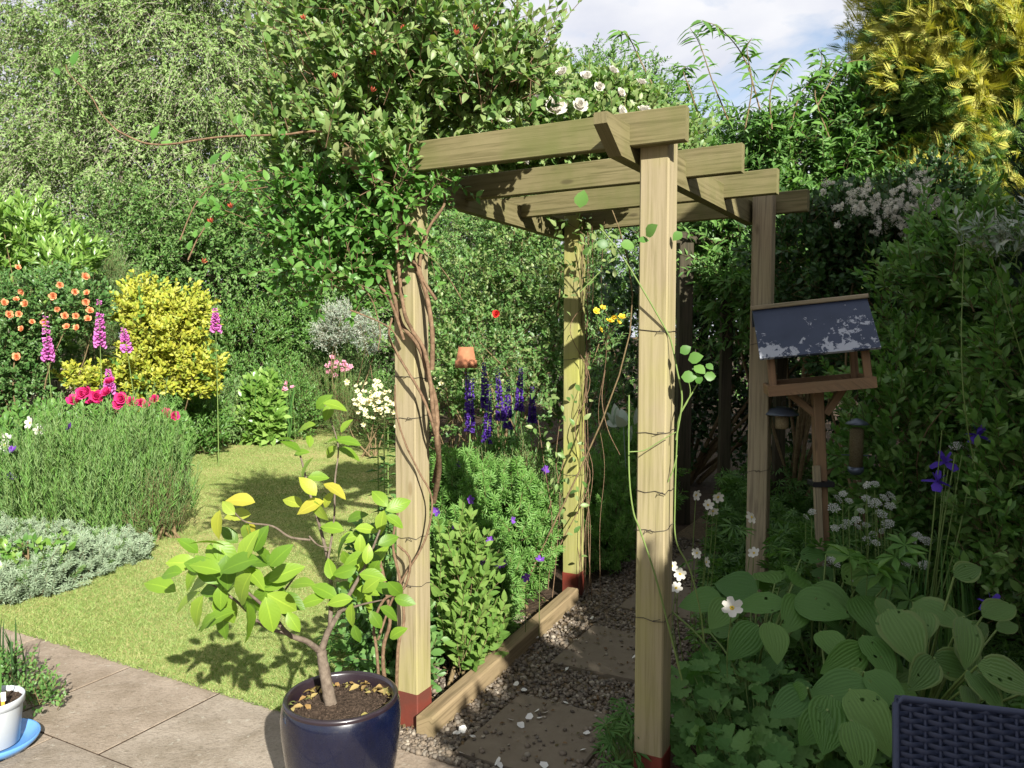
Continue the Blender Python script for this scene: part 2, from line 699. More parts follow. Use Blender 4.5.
def noisemat(name, c0, c1, scale=12, rough=.8, spec=.2, bump=.4, dist=.01, c2=None, detail=6, coat=0.0, scale2=None):
    t = NT(name)
    v = t.pos()
    n1 = t.noise(scale, detail, .65, v)
    c = t.ramp(n1, [(.3, c0), (.7, c1)])
    if c2:
        n2 = t.noise(scale2 or scale * .23, 3, .6, v)
        c = t.mix(t.ramp(n2, [(.45, (0, 0, 0)), (.65, (1, 1, 1))]), c, c2)
    return t.done(t.bsdf(c, rough, spec, t.bump(n1, bump, dist), coat))


def plainmat(name, col, rough=.5, spec=.4, metal=0.0, coat=0.0, var=.12, scale=30):
    t = NT(name)
    n1 = t.noise(scale, 4, .6, t.pos())
    c = t.mix(n1, tuple(x * (1 - var) for x in col), tuple(min(1, x * (1 + var)) for x in col))
    return t.done(t.bsdf(c, rough, spec, t.bump(n1, .08, .002), coat, metal))


def islandmat(name, cols, rough=.8, spec=.2, scale=40, bump=.3, trans=0.0, fine=.35):
    """each loose piece (pebble, slab, petal) takes its own tint"""
    t = NT(name)
    geo = t.n('ShaderNodeNewGeometry')
    c = t.ramp(geo.outputs['Random Per Island'], [(i / max(1, len(cols) - 1), q) for i, q in enumerate(cols)])
    n1 = t.noise(scale, 6, .65, t.pos())
    c = t.mix(t.math('MULTIPLY', n1, fine * 1.6), c, t.mix(1.0, c, (.55, .53, .5), 'MULTIPLY'))
    p = t.bsdf(c, rough, spec, t.bump(n1, bump, .004))
    if trans:
        tr = t.n('ShaderNodeBsdfTranslucent')
        t.l(c, tr.inputs['Color'])
        ms = t.n('ShaderNodeMixShader')
        ms.inputs[0].default_value = trans
        t.l(p, ms.inputs[1])
        t.l(tr.outputs[0], ms.inputs[2])
        p = ms.outputs[0]
    return t.done(p)
# ------------------------------------------------------------------ light and sky
SUN_EL, SUN_AZ = math.radians(29), math.radians(180 - 22)
SV = np.array([math.sin(SUN_AZ) * math.cos(SUN_EL), math.cos(SUN_AZ) * math.cos(SUN_EL), math.sin(SUN_EL)])
sl = bpy.data.lights.new('sun', 'SUN')
sl.energy = 5.0
sl.angle = math.radians(0.5)
sl.color = (1.0, .955, .87)
so = bpy.data.objects.new('sun', sl)
COL.objects.link(so)
so.rotation_euler = Vector(tuple(SV)).to_track_quat('Z', 'Y').to_euler()
so.location = (8, -12, 14)

world = bpy.data.worlds.new('World')
scene.world = world
world.use_nodes = True
wt = world.node_tree
wt.nodes.clear()
wo = wt.nodes.new('ShaderNodeOutputWorld')
sky = wt.nodes.new('ShaderNodeTexSky')
sky.sky_type = 'NISHITA'
sky.sun_disc = False
sky.sun_elevation = SUN_EL
sky.sun_rotation = SUN_AZ
bg1 = wt.nodes.new('ShaderNodeBackground')
bg1.inputs['Strength'].default_value = .078
wt.links.new(sky.outputs[0], bg1.inputs['Color'])
tc = wt.nodes.new('ShaderNodeTexCoord')
mp = wt.nodes.new('ShaderNodeMapping')
mp.inputs['Scale'].default_value = (1, 1, 2.2)
mp.inputs['Location'].default_value = (.37, .1, .3)
wt.links.new(tc.outputs['Generated'], mp.inputs['Vector'])
nz = wt.nodes.new('ShaderNodeTexNoise')
nz.inputs['Scale'].default_value = 3.4
nz.inputs['Detail'].default_value = 7
nz.inputs['Roughness'].default_value = .55
nz.inputs['Distortion'].default_value = .3
wt.links.new(mp.outputs[0], nz.inputs['Vector'])
cr1 = wt.nodes.new('ShaderNodeValToRGB')
cr1.color_ramp.elements[0].position = .30
cr1.color_ramp.elements[1].position = .46
wt.links.new(nz.outputs['Fac'], cr1.inputs['Fac'])
nz2 = wt.nodes.new('ShaderNodeTexNoise')
nz2.inputs['Scale'].default_value = 5.0
nz2.inputs['Detail'].default_value = 6
wt.links.new(mp.outputs[0], nz2.inputs['Vector'])
cr2 = wt.nodes.new('ShaderNodeValToRGB')
cr2.color_ramp.elements[0].position = .35
cr2.color_ramp.elements[0].color = (.72, .75, .86, 1)
cr2.color_ramp.elements[1].position = .65
cr2.color_ramp.elements[1].color = (.98, .98, 1.0, 1)
wt.links.new(nz2.outputs['Fac'], cr2.inputs['Fac'])
bg2 = wt.nodes.new('ShaderNodeBackground')
bg2.inputs['Strength'].default_value = .42
wt.links.new(cr2.outputs[0], bg2.inputs['Color'])
mx = wt.nodes.new('ShaderNodeMixShader')
wt.links.new(cr1.outputs[0], mx.inputs[0])
wt.links.new(bg1.outputs[0], mx.inputs[1])
wt.links.new(bg2.outputs[0], mx.inputs[2])
wt.links.new(mx.outputs[0], wo.inputs['Surface'])

vs = scene.view_settings
vs.view_transform = 'Standard'
vs.look = 'None'
vs.exposure = 1.30
vs.gamma = 1.0
vs.use_curve_mapping = False
scene.render.engine = 'CYCLES'
scene.cycles.max_bounces = 6
scene.cycles.diffuse_bounces = 3
scene.cycles.transmission_bounces = 4
scene.cycles.caustics_reflective = False
scene.cycles.caustics_refractive = False

# ------------------------------------------------------------------ materials
M = {}
M['soil'] = noisemat('soil', (.035, .024, .016), (.085, .06, .04), 22, .95, .1, .9, .03, c2=(.05, .036, .026))
M['lawn'] = noisemat('lawn_turf', (.17, .205, .055), (.235, .26, .08), 9, .95, .1, .8, .02, c2=(.33, .29, .12), scale2=1.1)
M['blade'] = leafmat('grass_blade', [(.16, .22, .055), (.21, .265, .075), (.27, .295, .10), (.36, .34, .15)], .3, .6, patch=.2)


def mat_slab():
    t = NT('paving_slab')
    geo = t.n('ShaderNodeNewGeometry')
    v = t.pos()
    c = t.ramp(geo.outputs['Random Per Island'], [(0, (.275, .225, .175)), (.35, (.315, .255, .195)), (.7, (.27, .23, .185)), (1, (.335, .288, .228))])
    n1 = t.noise(5, 6, .7, v, .4)
    c = t.mix(t.ramp(n1, [(.38, (0, 0, 0)), (.68, (1, 1, 1))]), c, t.mix(1.0, c, (.66, .64, .60), 'MULTIPLY'))
    n2 = t.noise(75, 5, .75, v)
    c = t.mix(t.ramp(n2, [(.50, (0, 0, 0)), (.72, (.8, .8, .8))]), c, t.mix(1.0, c, (.58, .56, .54), 'MULTIPLY'))
    n3 = t.noise(26, 4, .7, v)
    c = t.mix(t.ramp(n3, [(.60, (0, 0, 0)), (.68, (.6, .6, .6))]), c, (.36, .34, .28))
    vo = t.n('ShaderNodeTexVoronoi')
    vo.inputs['Scale'].default_value = 16
    t.l(v, vo.inputs['Vector'])
    c = t.mix(t.ramp(vo.outputs['Distance'], [(.0, (.7, .7, .7)), (.13, (.5, .5, .5)), (.17, (0, 0, 0))]), c, t.mix(1.0, c, (.62, .62, .58), 'MULTIPLY'))
    h = t.math('ADD', n1, t.math('MULTIPLY', n2, .5))
    return t.done(t.bsdf(c, .95, .1, t.bump(h, .8, .012)))


M['slab'] = mat_slab()
_unused = islandmat('paving_slab', [(.25, .21, .165), (.29, .24, .19), (.27, .23, .185), (.32, .275, .22)], .95, .12, 16, 1.0, fine=.6)
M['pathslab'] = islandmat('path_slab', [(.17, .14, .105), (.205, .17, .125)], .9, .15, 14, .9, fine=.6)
M['gravelbed'] = noisemat('gravel_bed', (.05, .038, .025), (.20, .15, .09), 60, .9, .15, .9, .01)
M['pebble'] = islandmat('pebble', [(.075, .06, .045), (.15, .12, .09), (.20, .16, .115), (.10, .085, .07), (.32, .28, .22)], .7, .3, 60, .2)
M['timber'] = woodmat('pergola_timber', (.275, .23, .14), (.225, .19, .105), (.16, .115, .05), (.29, .28, .08), .45)
M['greentimber'] = woodmat('algae_timber', (.27, .255, .105), (.23, .225, .08), (.14, .11, .045), (.30, .31, .06), .7)
M['beamwood'] = woodmat('beam_timber', (.165, .142, .07), (.115, .10, .045), (.045, .036, .018), (.095, .105, .03), .75)
M['sleeper'] = woodmat('sleeper_timber', (.235, .175, .10), (.17, .125, .07), (.08, .055, .03), (.15, .135, .06), .3)
M['darkpost'] = woodmat('old_post', (.05, .04, .025), (.03, .025, .015), (.015, .01, .008), (.03, .035, .012), .5)
M['redpaint'] = noisemat('red_paint', (.13, .022, .012), (.19, .035, .02), 18, .65, .3, .3, .004, c2=(.10, .03, .02))
M['wire'] = plainmat('training_wire', (.03, .025, .02), .5, .4)
M['barkvine'] = noisemat('vine_bark', (.085, .052, .03), (.21, .14, .085), 60, .9, .1, .8, .004)
M['twig'] = noisemat('twig', (.10, .07, .035), (.2, .15, .08), 40, .9, .1, .4, .003)
M['greenstem'] = plainmat('green_stem', (.13, .19, .05), .55, .3, var=.3)
M['barktree'] = noisemat('tree_bark', (.05, .04, .03), (.18, .15, .11), 14, .95, .1, .9, .02)
M['birchbark'] = noisemat('pale_bark', (.25, .22, .17), (.5, .46, .38), 7, .9, .15, .5, .01, c2=(.09, .07, .05))
M['lemonbark'] = noisemat('lemon_bark', (.08, .06, .045), (.18, .145, .11), 50, .9, .15, .8, .004)
M['glaze'] = None


def mat_glaze():
    t = NT('blue_glaze')
    n1 = t.noise(5, 5, .6, t.pos((1, 1, .35)))
    c = t.ramp(n1, [(.3, (.0025, .003, .009)), (.6, (.003, .005, .02)), (.8, (.004, .006, .016))])
    n2 = t.noise(60, 3, .6, t.pos())
    r = t.math('ADD', .16, t.math('MULTIPLY', n2, .2))
    return t.done(t.bsdf(c, r, .5, t.bump(n1, .15, .006), .6))


M['glaze'] = mat_glaze()
M['glazerim'] = plainmat('glaze_rim', (.016, .010, .014), .3, .5, coat=.4)
M['compost'] = noisemat('compost', (.02, .014, .01), (.10, .07, .05), 90, .95, .1, 1.0, .012)
M['greypot'] = plainmat('grey_plastic', (.42, .45, .47), .45, .4, var=.06, scale=8)
M['bluesaucer'] = plainmat('blue_glazed_saucer', (.10, .26, .55), .25, .5, coat=.4, var=.12, scale=9)
M['white'] = plainmat('white_plastic', (.75, .75, .72), .4, .4, var=.03)
M['orange'] = plainmat('orange_plastic', (.75, .28, .04), .45, .4)


def mat_roofpaint():
    t = NT('flaking_slate_paint')
    v = t.pos()
    n1 = t.noise(6, 4, .6, v)
    base = t.ramp(n1, [(.3, (.030, .042, .072)), (.7, (.046, .060, .10))])
    n2 = t.noise(30, 7, .72, v, .5)
    big = t.noise(8.5, 3, .6, v, .3)
    # more flaking low on the slope
    uv = t.n('ShaderNodeTexCoord').outputs['UV']
    sx = t.n('ShaderNodeSeparateXYZ')
    t.l(uv, sx.inputs[0])
    m = t.math('ADD', t.math('ADD', t.math('MULTIPLY', n2, .55), t.math('MULTIPLY', big, .55)), t.math('MULTIPLY', t.math('SUBTRACT', .5, sx.outputs[1]), .20))
    f = t.ramp(m, [(.628, (0, 0, 0)), (.645, (1, 1, 1))])
    c = t.mix(f, base, (.34, .36, .40))
    return t.done(t.bsdf(c, .6, .3, t.bump(f, .3, .002)))


M['roofpaint'] = mat_roofpaint()
M['tablewood'] = woodmat('bird_table_wood', (.25, .155, .085), (.19, .12, .07), (.09, .06, .035), (.17, .14, .08), .3)
M['greywood'] = woodmat('weathered_wood', (.30, .25, .16), (.22, .18, .12), (.10, .08, .05), (.2, .2, .1), .3)
M['strap'] = plainmat('black_strap', (.012, .012, .014), .5, .4)
M['feedermetal'] = plainmat('feeder_blue_metal', (.085, .105, .14), .4, .5, metal=.4)
M['seed'] = noisemat('bird_seed', (.13, .10, .05), (.27, .22, .12), 160, .8, .2, .6, .004)


def mat_clear():
    t = NT('clear_tube')
    gl = t.n('ShaderNodeBsdfGlass')
    gl.inputs['Roughness'].default_value = .08
    gl.inputs['IOR'].default_value = 1.1
    gl.inputs['Color'].default_value = (.9, .95, .97, 1)
    tr = t.n('ShaderNodeBsdfTransparent')
    ms = t.n('ShaderNodeMixShader')
    ms.inputs[0].default_value = .35
    t.l(tr.outputs[0], ms.inputs[1])
    t.l(gl.outputs[0], ms.inputs[2])
    return t.done(ms.outputs[0])


M['clear'] = mat_clear()
M['rattan'] = plainmat('navy_rattan', (.022, .03, .06), .5, .35, var=.25, scale=60)
M['terracotta'] = noisemat('terracotta', (.25, .10, .05), (.36, .16, .08), 14, .85, .2, .3, .004)
M['stone'] = noisemat('stone', (.2, .18, .15), (.38, .34, .28), 9, .9, .2, .6, .02)
M['stonewall'] = islandmat('wall_stone', [(.22, .19, .15), (.32, .28, .22), (.27, .22, .16)], .9, .2, 18, .6)
M['brick'] = noisemat('house_brick', (.24, .12, .08), (.36, .19, .12), 9, .9, .15, .4, .01)
M['rooftile'] = noisemat('roof_tile', (.12, .07, .05), (.2, .12, .09), 9, .9, .15, .4, .01)
M['glass'] = plainmat('window_glass', (.03, .04, .05), .05, .5)

# ------------------------------------------------------------------ the ground
g = Geo()
N_ = 60
xs = np.concatenate([np.linspace(-300, -20, 8)[:-1], np.linspace(-20, 20, N_), np.linspace(20, 300, 8)[1:]])
ys = np.concatenate([np.linspace(-300, -8, 8)[:-1], np.linspace(-8, 32, N_), np.linspace(32, 400, 8)[1:]])
X, Y = np.meshgrid(xs, ys)
Z = np.full(X.shape, -.004)
V = np.stack([X, Y, Z], -1).reshape(-1, 3)
w_ = len(xs)
q = [[j * w_ + i, j * w_ + i + 1, (j + 1) * w_ + i + 1, (j + 1) * w_ + i] for j in range(len(ys) - 1) for i in range(w_ - 1)]
g.add(V, {4: np.array(q)})
tag(build('ground', g, M['soil']), kind='structure')

FR = np.array([.49, 2.67, 0]); FL = np.array([-.40, 3.14, 0])
BR = np.array([1.284, 4.06, 0]); RL = np.array([.375, 4.75, 0])

lawn_poly = [cr(-5.45, 2.42), cr(-2.30, 2.42), (-.62, 4.0), (-.75, 5.0), (-1.05, 7.0), (-1.2, 9), (-1.75, 11.5), (-2.1, 13.2), (-3.2, 13.4), (-4.2, 12.6), (-5.0, 11.4), G(188, 440)[:2], G(192, 470)[:2], G(180, 505)[:2], G(125, 540)[:2], (-3.3, 5.5), (-3.75, 4.78)]
lawn_poly = [np.asarray(p)[:2] for p in lawn_poly]
g = Geo()
sheet(g, lawn_poly, .004)
tag(build('lawn', g, M['lawn'], smooth=False), kind='structure')

# mown turf blades
g = Geo()
n = 420000
yy = 3.0 + (13.4 - 3.0) * rng.uniform(0, 1, n) ** 2.0
xx = rng.uniform(-1, .0, n) * (.25 + .68 * yy) + .15
P = np.stack([xx, yy, np.full(n, .003)], 1)
P = P[in_poly(P + np.array([0, .02, 0]), lawn_poly)]
n = len(P)
d = rdir(n); d[:, 2] = np.abs(d[:, 2]) * .5 + .42
tri = (np.array([[-.5, 0, 0], [.5, 0, 0], [0, 1, -.25]], float), {3: np.array([[0, 1, 2]])}, np.array([[0, 0], [1, 0], [.5, 1]], float))
hgt = rng.uniform(.010, .025, n) * (1 + .4 * np.sin(P[:, 0] * 2.1) * np.sin(P[:, 1] * 1.7))
wd = .0022 + P[:, 1] * .0005
scat(g, tri, P, d, rdir(n), np.stack([wd, hgt, hgt], 1))
tag(build('grass', g, M['blade'], smooth=False), 'short mown grass growing over the whole lawn', 'grass', kind='stuff')

# patio
g = Geo()
r = 2.43
first = True
while r > -3.0:
    dr = .60 if first else rng.choice([.45, .6])
    first = False
    c = -6.3 + rng.uniform(0, .5)
    while c < 2.2:
        w = rng.choice([.6, .6, .75, .9])
        ctr = cr(c + w / 2, r - dr / 2, -.0255 + rng.uniform(-.0015, .002))
        inside = not (c + w > -2.62 and r > 2.0 and c < -1.2 and False)
        box(g, ctr, (w - .011, dr - .011, .05), X=CV, Y=RV, ch=.0012)
        c += w
    r -= dr
tag(build('patio_paving', g, M['slab'], smooth=False), kind='structure')
# gravel path
path_poly = [cr(-1.79, 2.44)[:2], cr(-.86, 2.44)[:2], cr(-.86, 4.4)[:2], cr(-.80, 8.0)[:2], cr(-1.7, 8.0)[:2], cr(-1.80, 4.5)[:2]]
g = Geo()
sheet(g, path_poly, .003)
tag(build('path', g, M['gravelbed'], smooth=False), kind='structure')
g = Geo()
P = []
slabs = [(-1.555, -1.08, 2.45, 2.99), (-1.58, -1.10, 3.36, 3.90), (-1.56, -1.08, 4.24, 4.78), (-1.55, -1.05, 5.15, 5.7)]
n = 15000
c = rng.uniform(-1.86, -.86, n); rr = 2.4 + 3.6 * rng.uniform(0, 1, n) ** 1.6
ok = np.ones(n, bool)
for a, b, r0, r1 in slabs:
    ok &= ~((c > a - .01) & (c < b + .01) & (rr > r0 - .01) & (rr < r1 + .01)) | (rng.uniform(0, 1, n) < .025)
c, rr = c[ok], rr[ok]
n = len(c)
P = CV * c[:, None] + RV * rr[:, None]
P[:, 2] = rng.uniform(.004, .016, n)
on = np.zeros(n, bool)
for a, b, r0, r1 in slabs:
    on |= (c > a - .01) & (c < b + .01) & (rr > r0 - .01) & (rr < r1 + .01)
P[on, 2] = .028
s = rng.uniform(.006, .0155, n)[:, None] * rng.uniform(.6, 1.2, (n, 3))
s[:, 2] *= .7
dd = rdir(n); dd[:, 2] *= .3
NN = rdir(n) * .4 + UP
scat(g, PEBBLE, P, dd, NN, s)
# grit spilt on the bed side of the timber edging
n = 2500
P = CV * rng.uniform(-2.35, -1.78, n)[:, None] + RV * rng.uniform(2.45, 3.9, n)[:, None]
P[:, 2] = rng.uniform(.0, .01, n)
s = rng.uniform(.005, .014, n)[:, None] * rng.uniform(.6, 1.2, (n, 3))
scat(g, PEBBLE, P, rdir(n), rdir(n) * .4 + UP, s)
tag(build('gravel', g, M['pebble']), 'brown and buff gravel covering the path', 'gravel', kind='stuff')
slab_lab = ['sandy stepping slab at the very front of the gravel path', 'sandy stepping slab half in sun beside the timber edging', 'stepping slab in shade deeper under the pergola', 'farthest stepping slab in deep shade at the end of the path']
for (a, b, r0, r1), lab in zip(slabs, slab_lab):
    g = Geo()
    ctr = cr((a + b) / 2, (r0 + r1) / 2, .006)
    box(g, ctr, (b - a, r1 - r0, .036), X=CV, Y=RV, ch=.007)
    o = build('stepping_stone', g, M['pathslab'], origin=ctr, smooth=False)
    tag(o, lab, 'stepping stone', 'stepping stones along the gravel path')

g = Geo()
beam(g, (-.345, 3.02, .045), (.36, 4.60, .045), .075, .10, ch=.008, seg=6)
tag(build('timber_edging', g, M['sleeper'], origin=(0, 3.8, 0), smooth=False), 'weathered timber edging board laid along the gravel path', 'edging board')

# ------------------------------------------------------------------ pergola
perg = thing('pergola', 'tan timber pergola arch of square posts and cross beams over the gravel path', 'pergola', (.45, 3.7, 0))


def post(p, z0, z1, lean=(0, 0), mat='timber', red=(.0, .155), X=CV):
    """square post with its dark red painted foot as a sub-part"""
    g = Geo()
    a = np.array([p[0], p[1], z0]); b = np.array([p[0] + lean[0], p[1] + lean[1], z1])
    beam(g, a, b, .1, .1, up=RV, ch=.005, seg=3)
    o = build('post', g, M[mat], perg, smooth=False)
    if red:
        g = Geo()
        beam(g, (p[0], p[1], red[0]), (p[0] + lean[0] * red[1] / z1, p[1] + lean[1] * red[1] / z1, red[1]), .104, .104, up=RV, ch=.004)
        f = build('painted_foot', g, M['redpaint'], o, smooth=False)
    return o


post(FR, .0, 2.30)
post(FL, .0, 2.30)
post(BR, .0, 2.30, mat='greywood', red=None)
post(RL, .0, 2.30, mat='greentimber', red=(0, .15))
# wires round the posts


def wire_loop(p, z, tiltx=0.0):
    g = Geo()
    h = .0525
    c4 = [CV * h + RV * h, -CV * h + RV * h, -CV * h - RV * h, CV * h - RV * h, CV * h + RV * h]
    pts = []
    for i in range(4):
        for t in (0, .33, .66):
            q = c4[i] * (1 - t) + c4[i + 1] * t
            pts.append(np.array([p[0], p[1], z]) + q + UP * (tiltx * q[0] + .004 * math.sin(i * 3 + t * 8 + z * 20)))
    pts.append(pts[0])
    tube(g, pts, .0011, sides=5, n=1, cap=False)
    # twisted end
    e = np.array([p[0], p[1], z]) - RV * (h + .002) + CV * rng.uniform(-.035, .03)
    k_ = rng.uniform(-1, 1)
    tube(g, [e, e + (-.0, -.012, -.008 * k_), e + (.012 * k_, -.016, .004), e + (.02, -.01, -.012 * k_)], .0011, sides=5, n=4)
    return g


for p, zs in ((FR, (1.61, 1.27, 1.07, .94, .63)), (FL, (1.43, 1.27, .79, .60)), (RL, (1.45, .75)), (BR, (1.55, .9))):
    for z in zs:
        build('wire', wire_loop(p, z, rng.uniform(-.15, .15)), M['wire'], perg)

# side rails with raking front tails
for A, B, off, name in ((FR, BR, -.088, 'r'), (FL, RL, -.088, 'l')):
    d = nrm(B - A)
    s0 = A - d * .285 + CV * off
    s1 = B + d * .20 + CV * off
    w, z0, z1 = .045, 2.168, 2.280
    x = nrm(np.cross(d, UP)) * w / 2
    prof = [(0, z1), (0, z1 - .028), (.125, z0), ]
    L = np.linalg.norm(s1 - s0)
    prof = [(0, z1), (0, z1 - .035), (.12, z0), (L - .12, z0), (L, z1 - .035), (L, z1)]
    V, U = [], []
    for sgn in (-1, 1):
        for (t, z) in prof:
            q = s0 + d * t + x * sgn
            V.append([q[0], q[1], z]); U.append([t + off, z + sgn * .3])
    n = len(prof)
    f = [list(range(n)), [n + i for i in range(n)][::-1]] + [[i, n + i, n + (i + 1) % n, (i + 1) % n] for i in range(n)]
    g = Geo()
    g.add(V, f, 0, U)
    build('side_rail', g, M['beamwood'], perg, smooth=False)

dR = nrm(BR - FR); dL = nrm(RL - FL)
LR, LL = np.linalg.norm(BR - FR), np.linalg.norm(RL - FL)
for i, (sr, sl_, eR, eL) in enumerate(((-.0745, -.0745, .117, .16), (.52, .58, .15, .2), (1.07, 1.2, .17, .2), (LR + .0745, LL + .0745, .20, .2))):
    a = FL + dL * sl_ - CV * eL + UP * (2.267 + .002 * i)
    b = FR + dR * sr + CV * eR + UP * (2.267 + .002 * i)
    g = Geo()
    beam(g, a, b, .045, .109, ch=.003, seg=4)
    build('cross_beam', g, M['beamwood'], perg, smooth=False)

# second, older rose arch posts behind
old = thing('trellis_frame', 'dark old timber trellis frame in the shade behind the pergola', 'trellis', (1.6, 6.6, 0))
for x, y, w in ((1.44, 6.6, .115), (1.83, 6.75, .09), (2.35, 6.9, .09)):
    g = Geo()
    beam(g, (x, y, 0), (x, y, 2.35), w, w, up=(0, 1, 0))
    build('post', g, M['darkpost'], old, smooth=False)
g = Geo()
beam(g, (1.3, 6.6, 2.40), (2.6, 6.93, 2.40), .05, .1)
build('cross_beam', g, M['darkpost'], old, smooth=False)

# ------------------------------------------------------------------ lemon pot
PX, PY = -.555, 2.49
pot = thing('plant_pot', 'dark blue glazed pot with a reddish rim holding the lemon tree', 'plant pot', (PX, PY, 0))
pc = np.array([PX, PY, 0])
g = Geo()
lathe(g, [(.115, .012), (.125, .0), (.13, .012), (.155, .10), (.178, .22), (.190, .32), (.192, .37), (.188, .405), (.182, .418)], pc, 64)
build('pot_body', g, M['glaze'], pot)
g = Geo()
lathe(g, [(.182, .4175), (.184, .424), (.182, .431), (.176, .434), (.169, .432), (.165, .424), (.164, .36)], pc, 64)
build('rim', g, M['glazerim'], pot)
g = Geo()
nn = 34
V = [[PX, PY, .400]]
for k in range(1, 13):
    for i in range(nn):
        a = 2 * PI * i / nn
        R = .165 * k / 12
        V.append([PX + R * math.cos(a), PY + R * math.sin(a), .400 - .012 * (k / 12) ** 2 + rng.normal() * .0035])
f3 = [[0, 1 + i, 1 + (i + 1) % nn] for i in range(nn)]
f4 = [[1 + (k - 1) * nn + i, 1 + k * nn + i, 1 + k * nn + (i + 1) % nn, 1 + (k - 1) * nn + (i + 1) % nn] for k in range(1, 12) for i in range(nn)]
g.add(V, {3: np.array(f3), 4: np.array(f4)})
n = 500
a = rng.uniform(0, 2 * PI, n); R = .16 * np.sqrt(rng.uniform(0, 1, n))
P = np.stack([PX + R * np.cos(a), PY + R * np.sin(a), np.full(n, .396)], 1)
scat(g, PEBBLE, P, rdir(n), rdir(n), rng.uniform(.002, .007, n))
build('soil', g, M['compost'], pot)
# leaf litter and small weeds on the soil round the rim
g = Geo()
n = 70
a = np.concatenate([rng.uniform(.3, 3.4, 45), rng.uniform(0, 6.28, 25)]); R = .155 - .05 * rng.uniform(0, 1, n) ** 2
P = np.stack([PX + R * np.cos(a), PY + R * np.sin(a), np.full(n, .405)], 1)
scat(g, leaf_t(2, .6, .3, .3), P, rdir(n) * np.array([1, 1, .3]), UP + rdir(n) * .5, rng.uniform(.018, .04, n))
litter = build('dry_leaves', g, islandmat('dry_leaf', [(.30, .17, .06), (.42, .30, .12), (.20, .26, .07), (.36, .22, .08)], .8, .2, 30, .2, .2), pot)

litter['kind'] = 'stuff'

# ------------------------------------------------------------------ small grey pot on a blue saucer
gx, gy = G(-6, 722)[:2]
gy = 2.95; gx = W(-8, 700, gy)[0]
sau = thing('saucer', 'blue glazed saucer under the small grey pot', 'saucer', (gx, gy, .012))
g = Geo()
lathe(g, [(0, .014), (.10, .014), (.125, .020), (.148, .042), (.154, .046), (.158, .042), (.150, .026), (.125, .001), (0, .001)], (gx, gy, 0), 48)
build('dish', g, M['bluesaucer'], sau)
gp = thing('grey_pot', 'small pale grey plastic pot with sprouting green blades', 'plant pot', (gx, gy, .022))
g = Geo()
lathe(g, [(.0, .028), (.083, .022), (.086, .024), (.102, .172), (.103, .174), (.109, .175), (.110, .2), (.109, .203), (.104, .203), (.102, .18), (.098, .16)], (gx, gy, 0), 48)
build('pot_body', g, M['greypot'], gp)
g = Geo()
lathe(g, [(.0, .186), (.05, .185), (.103, .182)], (gx, gy, 0), 32)
n = 150
a = rng.uniform(0, 2 * PI, n); R = .1 * np.sqrt(rng.uniform(0, 1, n))
scat(g, PEBBLE, np.stack([gx + R * np.cos(a), gy + R * np.sin(a), np.full(n, .185)], 1), rdir(n), rdir(n), rng.uniform(.002, .006, n))
build('soil', g, M['compost'], gp)
lb = thing('plant_label', 'orange and white plant label stuck in the grey pot', 'plant label', (gx + .075, gy - .05, .19))
g = Geo()
box(g, (gx + .075, gy - .05, .215), (.012, .003, .06), X=(1, .2, 0), Y=(-.2, 1, 0), ch=.0008)
build('stake', g, M['orange'], lb, smooth=False)
g = Geo()
box(g, (gx + .079, gy - .052, .232), (.016, .0042, .034), X=(1, .2, 0), Y=(-.2, 1, 0), ch=.0008)
build('tag', g, M['white'], lb, smooth=False)

# ------------------------------------------------------------------ bird table
bx, by = 1.49, 3.9
bt = thing('bird_table', 'wooden bird table with a slate blue roof of flaking paint', 'bird table', (bx, by, 0))
TL = math.radians(-6.0)          # it leans a little
AX = nrm(np.array([math.cos(-.22), math.sin(-.22), 0]))
BX_ = nrm(AX * math.cos(TL) - UP * math.sin(TL))   # along the ridge, right end higher
BY_ = np.cross(UP, AX)
BZ_ = np.cross(BX_, BY_)
B0 = np.array([bx + .015, by, 1.345])


def bl(a, b, c):
    return B0 + BX_ * a + BY_ * b + BZ_ * c


g = Geo()
box(g, bl(0, 0, -.012), (.45, .36, .018), X=BX_, Y=BY_)
build('tray', g, M['tablewood'], bt, smooth=False)
for (a, b, sx_, sy_) in ((0, -.186, .486, .018), (0, .186, .486, .018), (-.234, 0, .018, .352), (.234, 0, .018, .352)):
    g = Geo()
    box(g, bl(a, b, .006), (sx_, sy_, .052), X=BX_, Y=BY_)
    build('tray_edge', g, M['tablewood'], bt, smooth=False)
for a in (-.215, .215):
    for b in (-.155, .155):
        g = Geo()
        beam(g, bl(a, b, .0), bl(a * .99, b * .86, .225), .036, .028, up=BY_)
        build('upright', g, M['tablewood'], bt, smooth=False)
    g = Geo()
    V = [bl(a + s * .006, b, c) for s in (-1, 1) for b, c in ((-.15, .20), (.15, .20), (0, .375))]
    g.add(V, [[0, 1, 2], [5, 4, 3], [0, 3, 4, 1], [1, 4, 5, 2], [2, 5, 3, 0]])
    build('gable', g, M['tablewood'], bt, smooth=False)
roof = None
for s in (-1, 1):
    g = Geo()
    # slope from eave to ridge, with uv over the face
    e0, e1 = bl(-.268, s * .215, .163), bl(.268, s * .215, .163)
    t0, t1 = bl(-.268, s * .004, .403), bl(.268, s * .004, .403)
    nn_ = nrm(np.cross(e1 - e0, t0 - e0)) * (.007 if s < 0 else -.007)
    V = [e0 - nn_, e1 - nn_, t1 - nn_, t0 - nn_, e0 + nn_, e1 + nn_, t1 + nn_, t0 + nn_]
    U = [[0, 0], [1, 0], [1, 1], [0, 1]] * 2
    g.add(V, [[3, 2, 1, 0], [4, 5, 6, 7], [0, 1, 5, 4], [1, 2, 6, 5], [2, 3, 7, 6], [3, 0, 4, 7]], 0, U)
    build('roof_slope', g, M['roofpaint'], bt, smooth=False)
g = Geo()
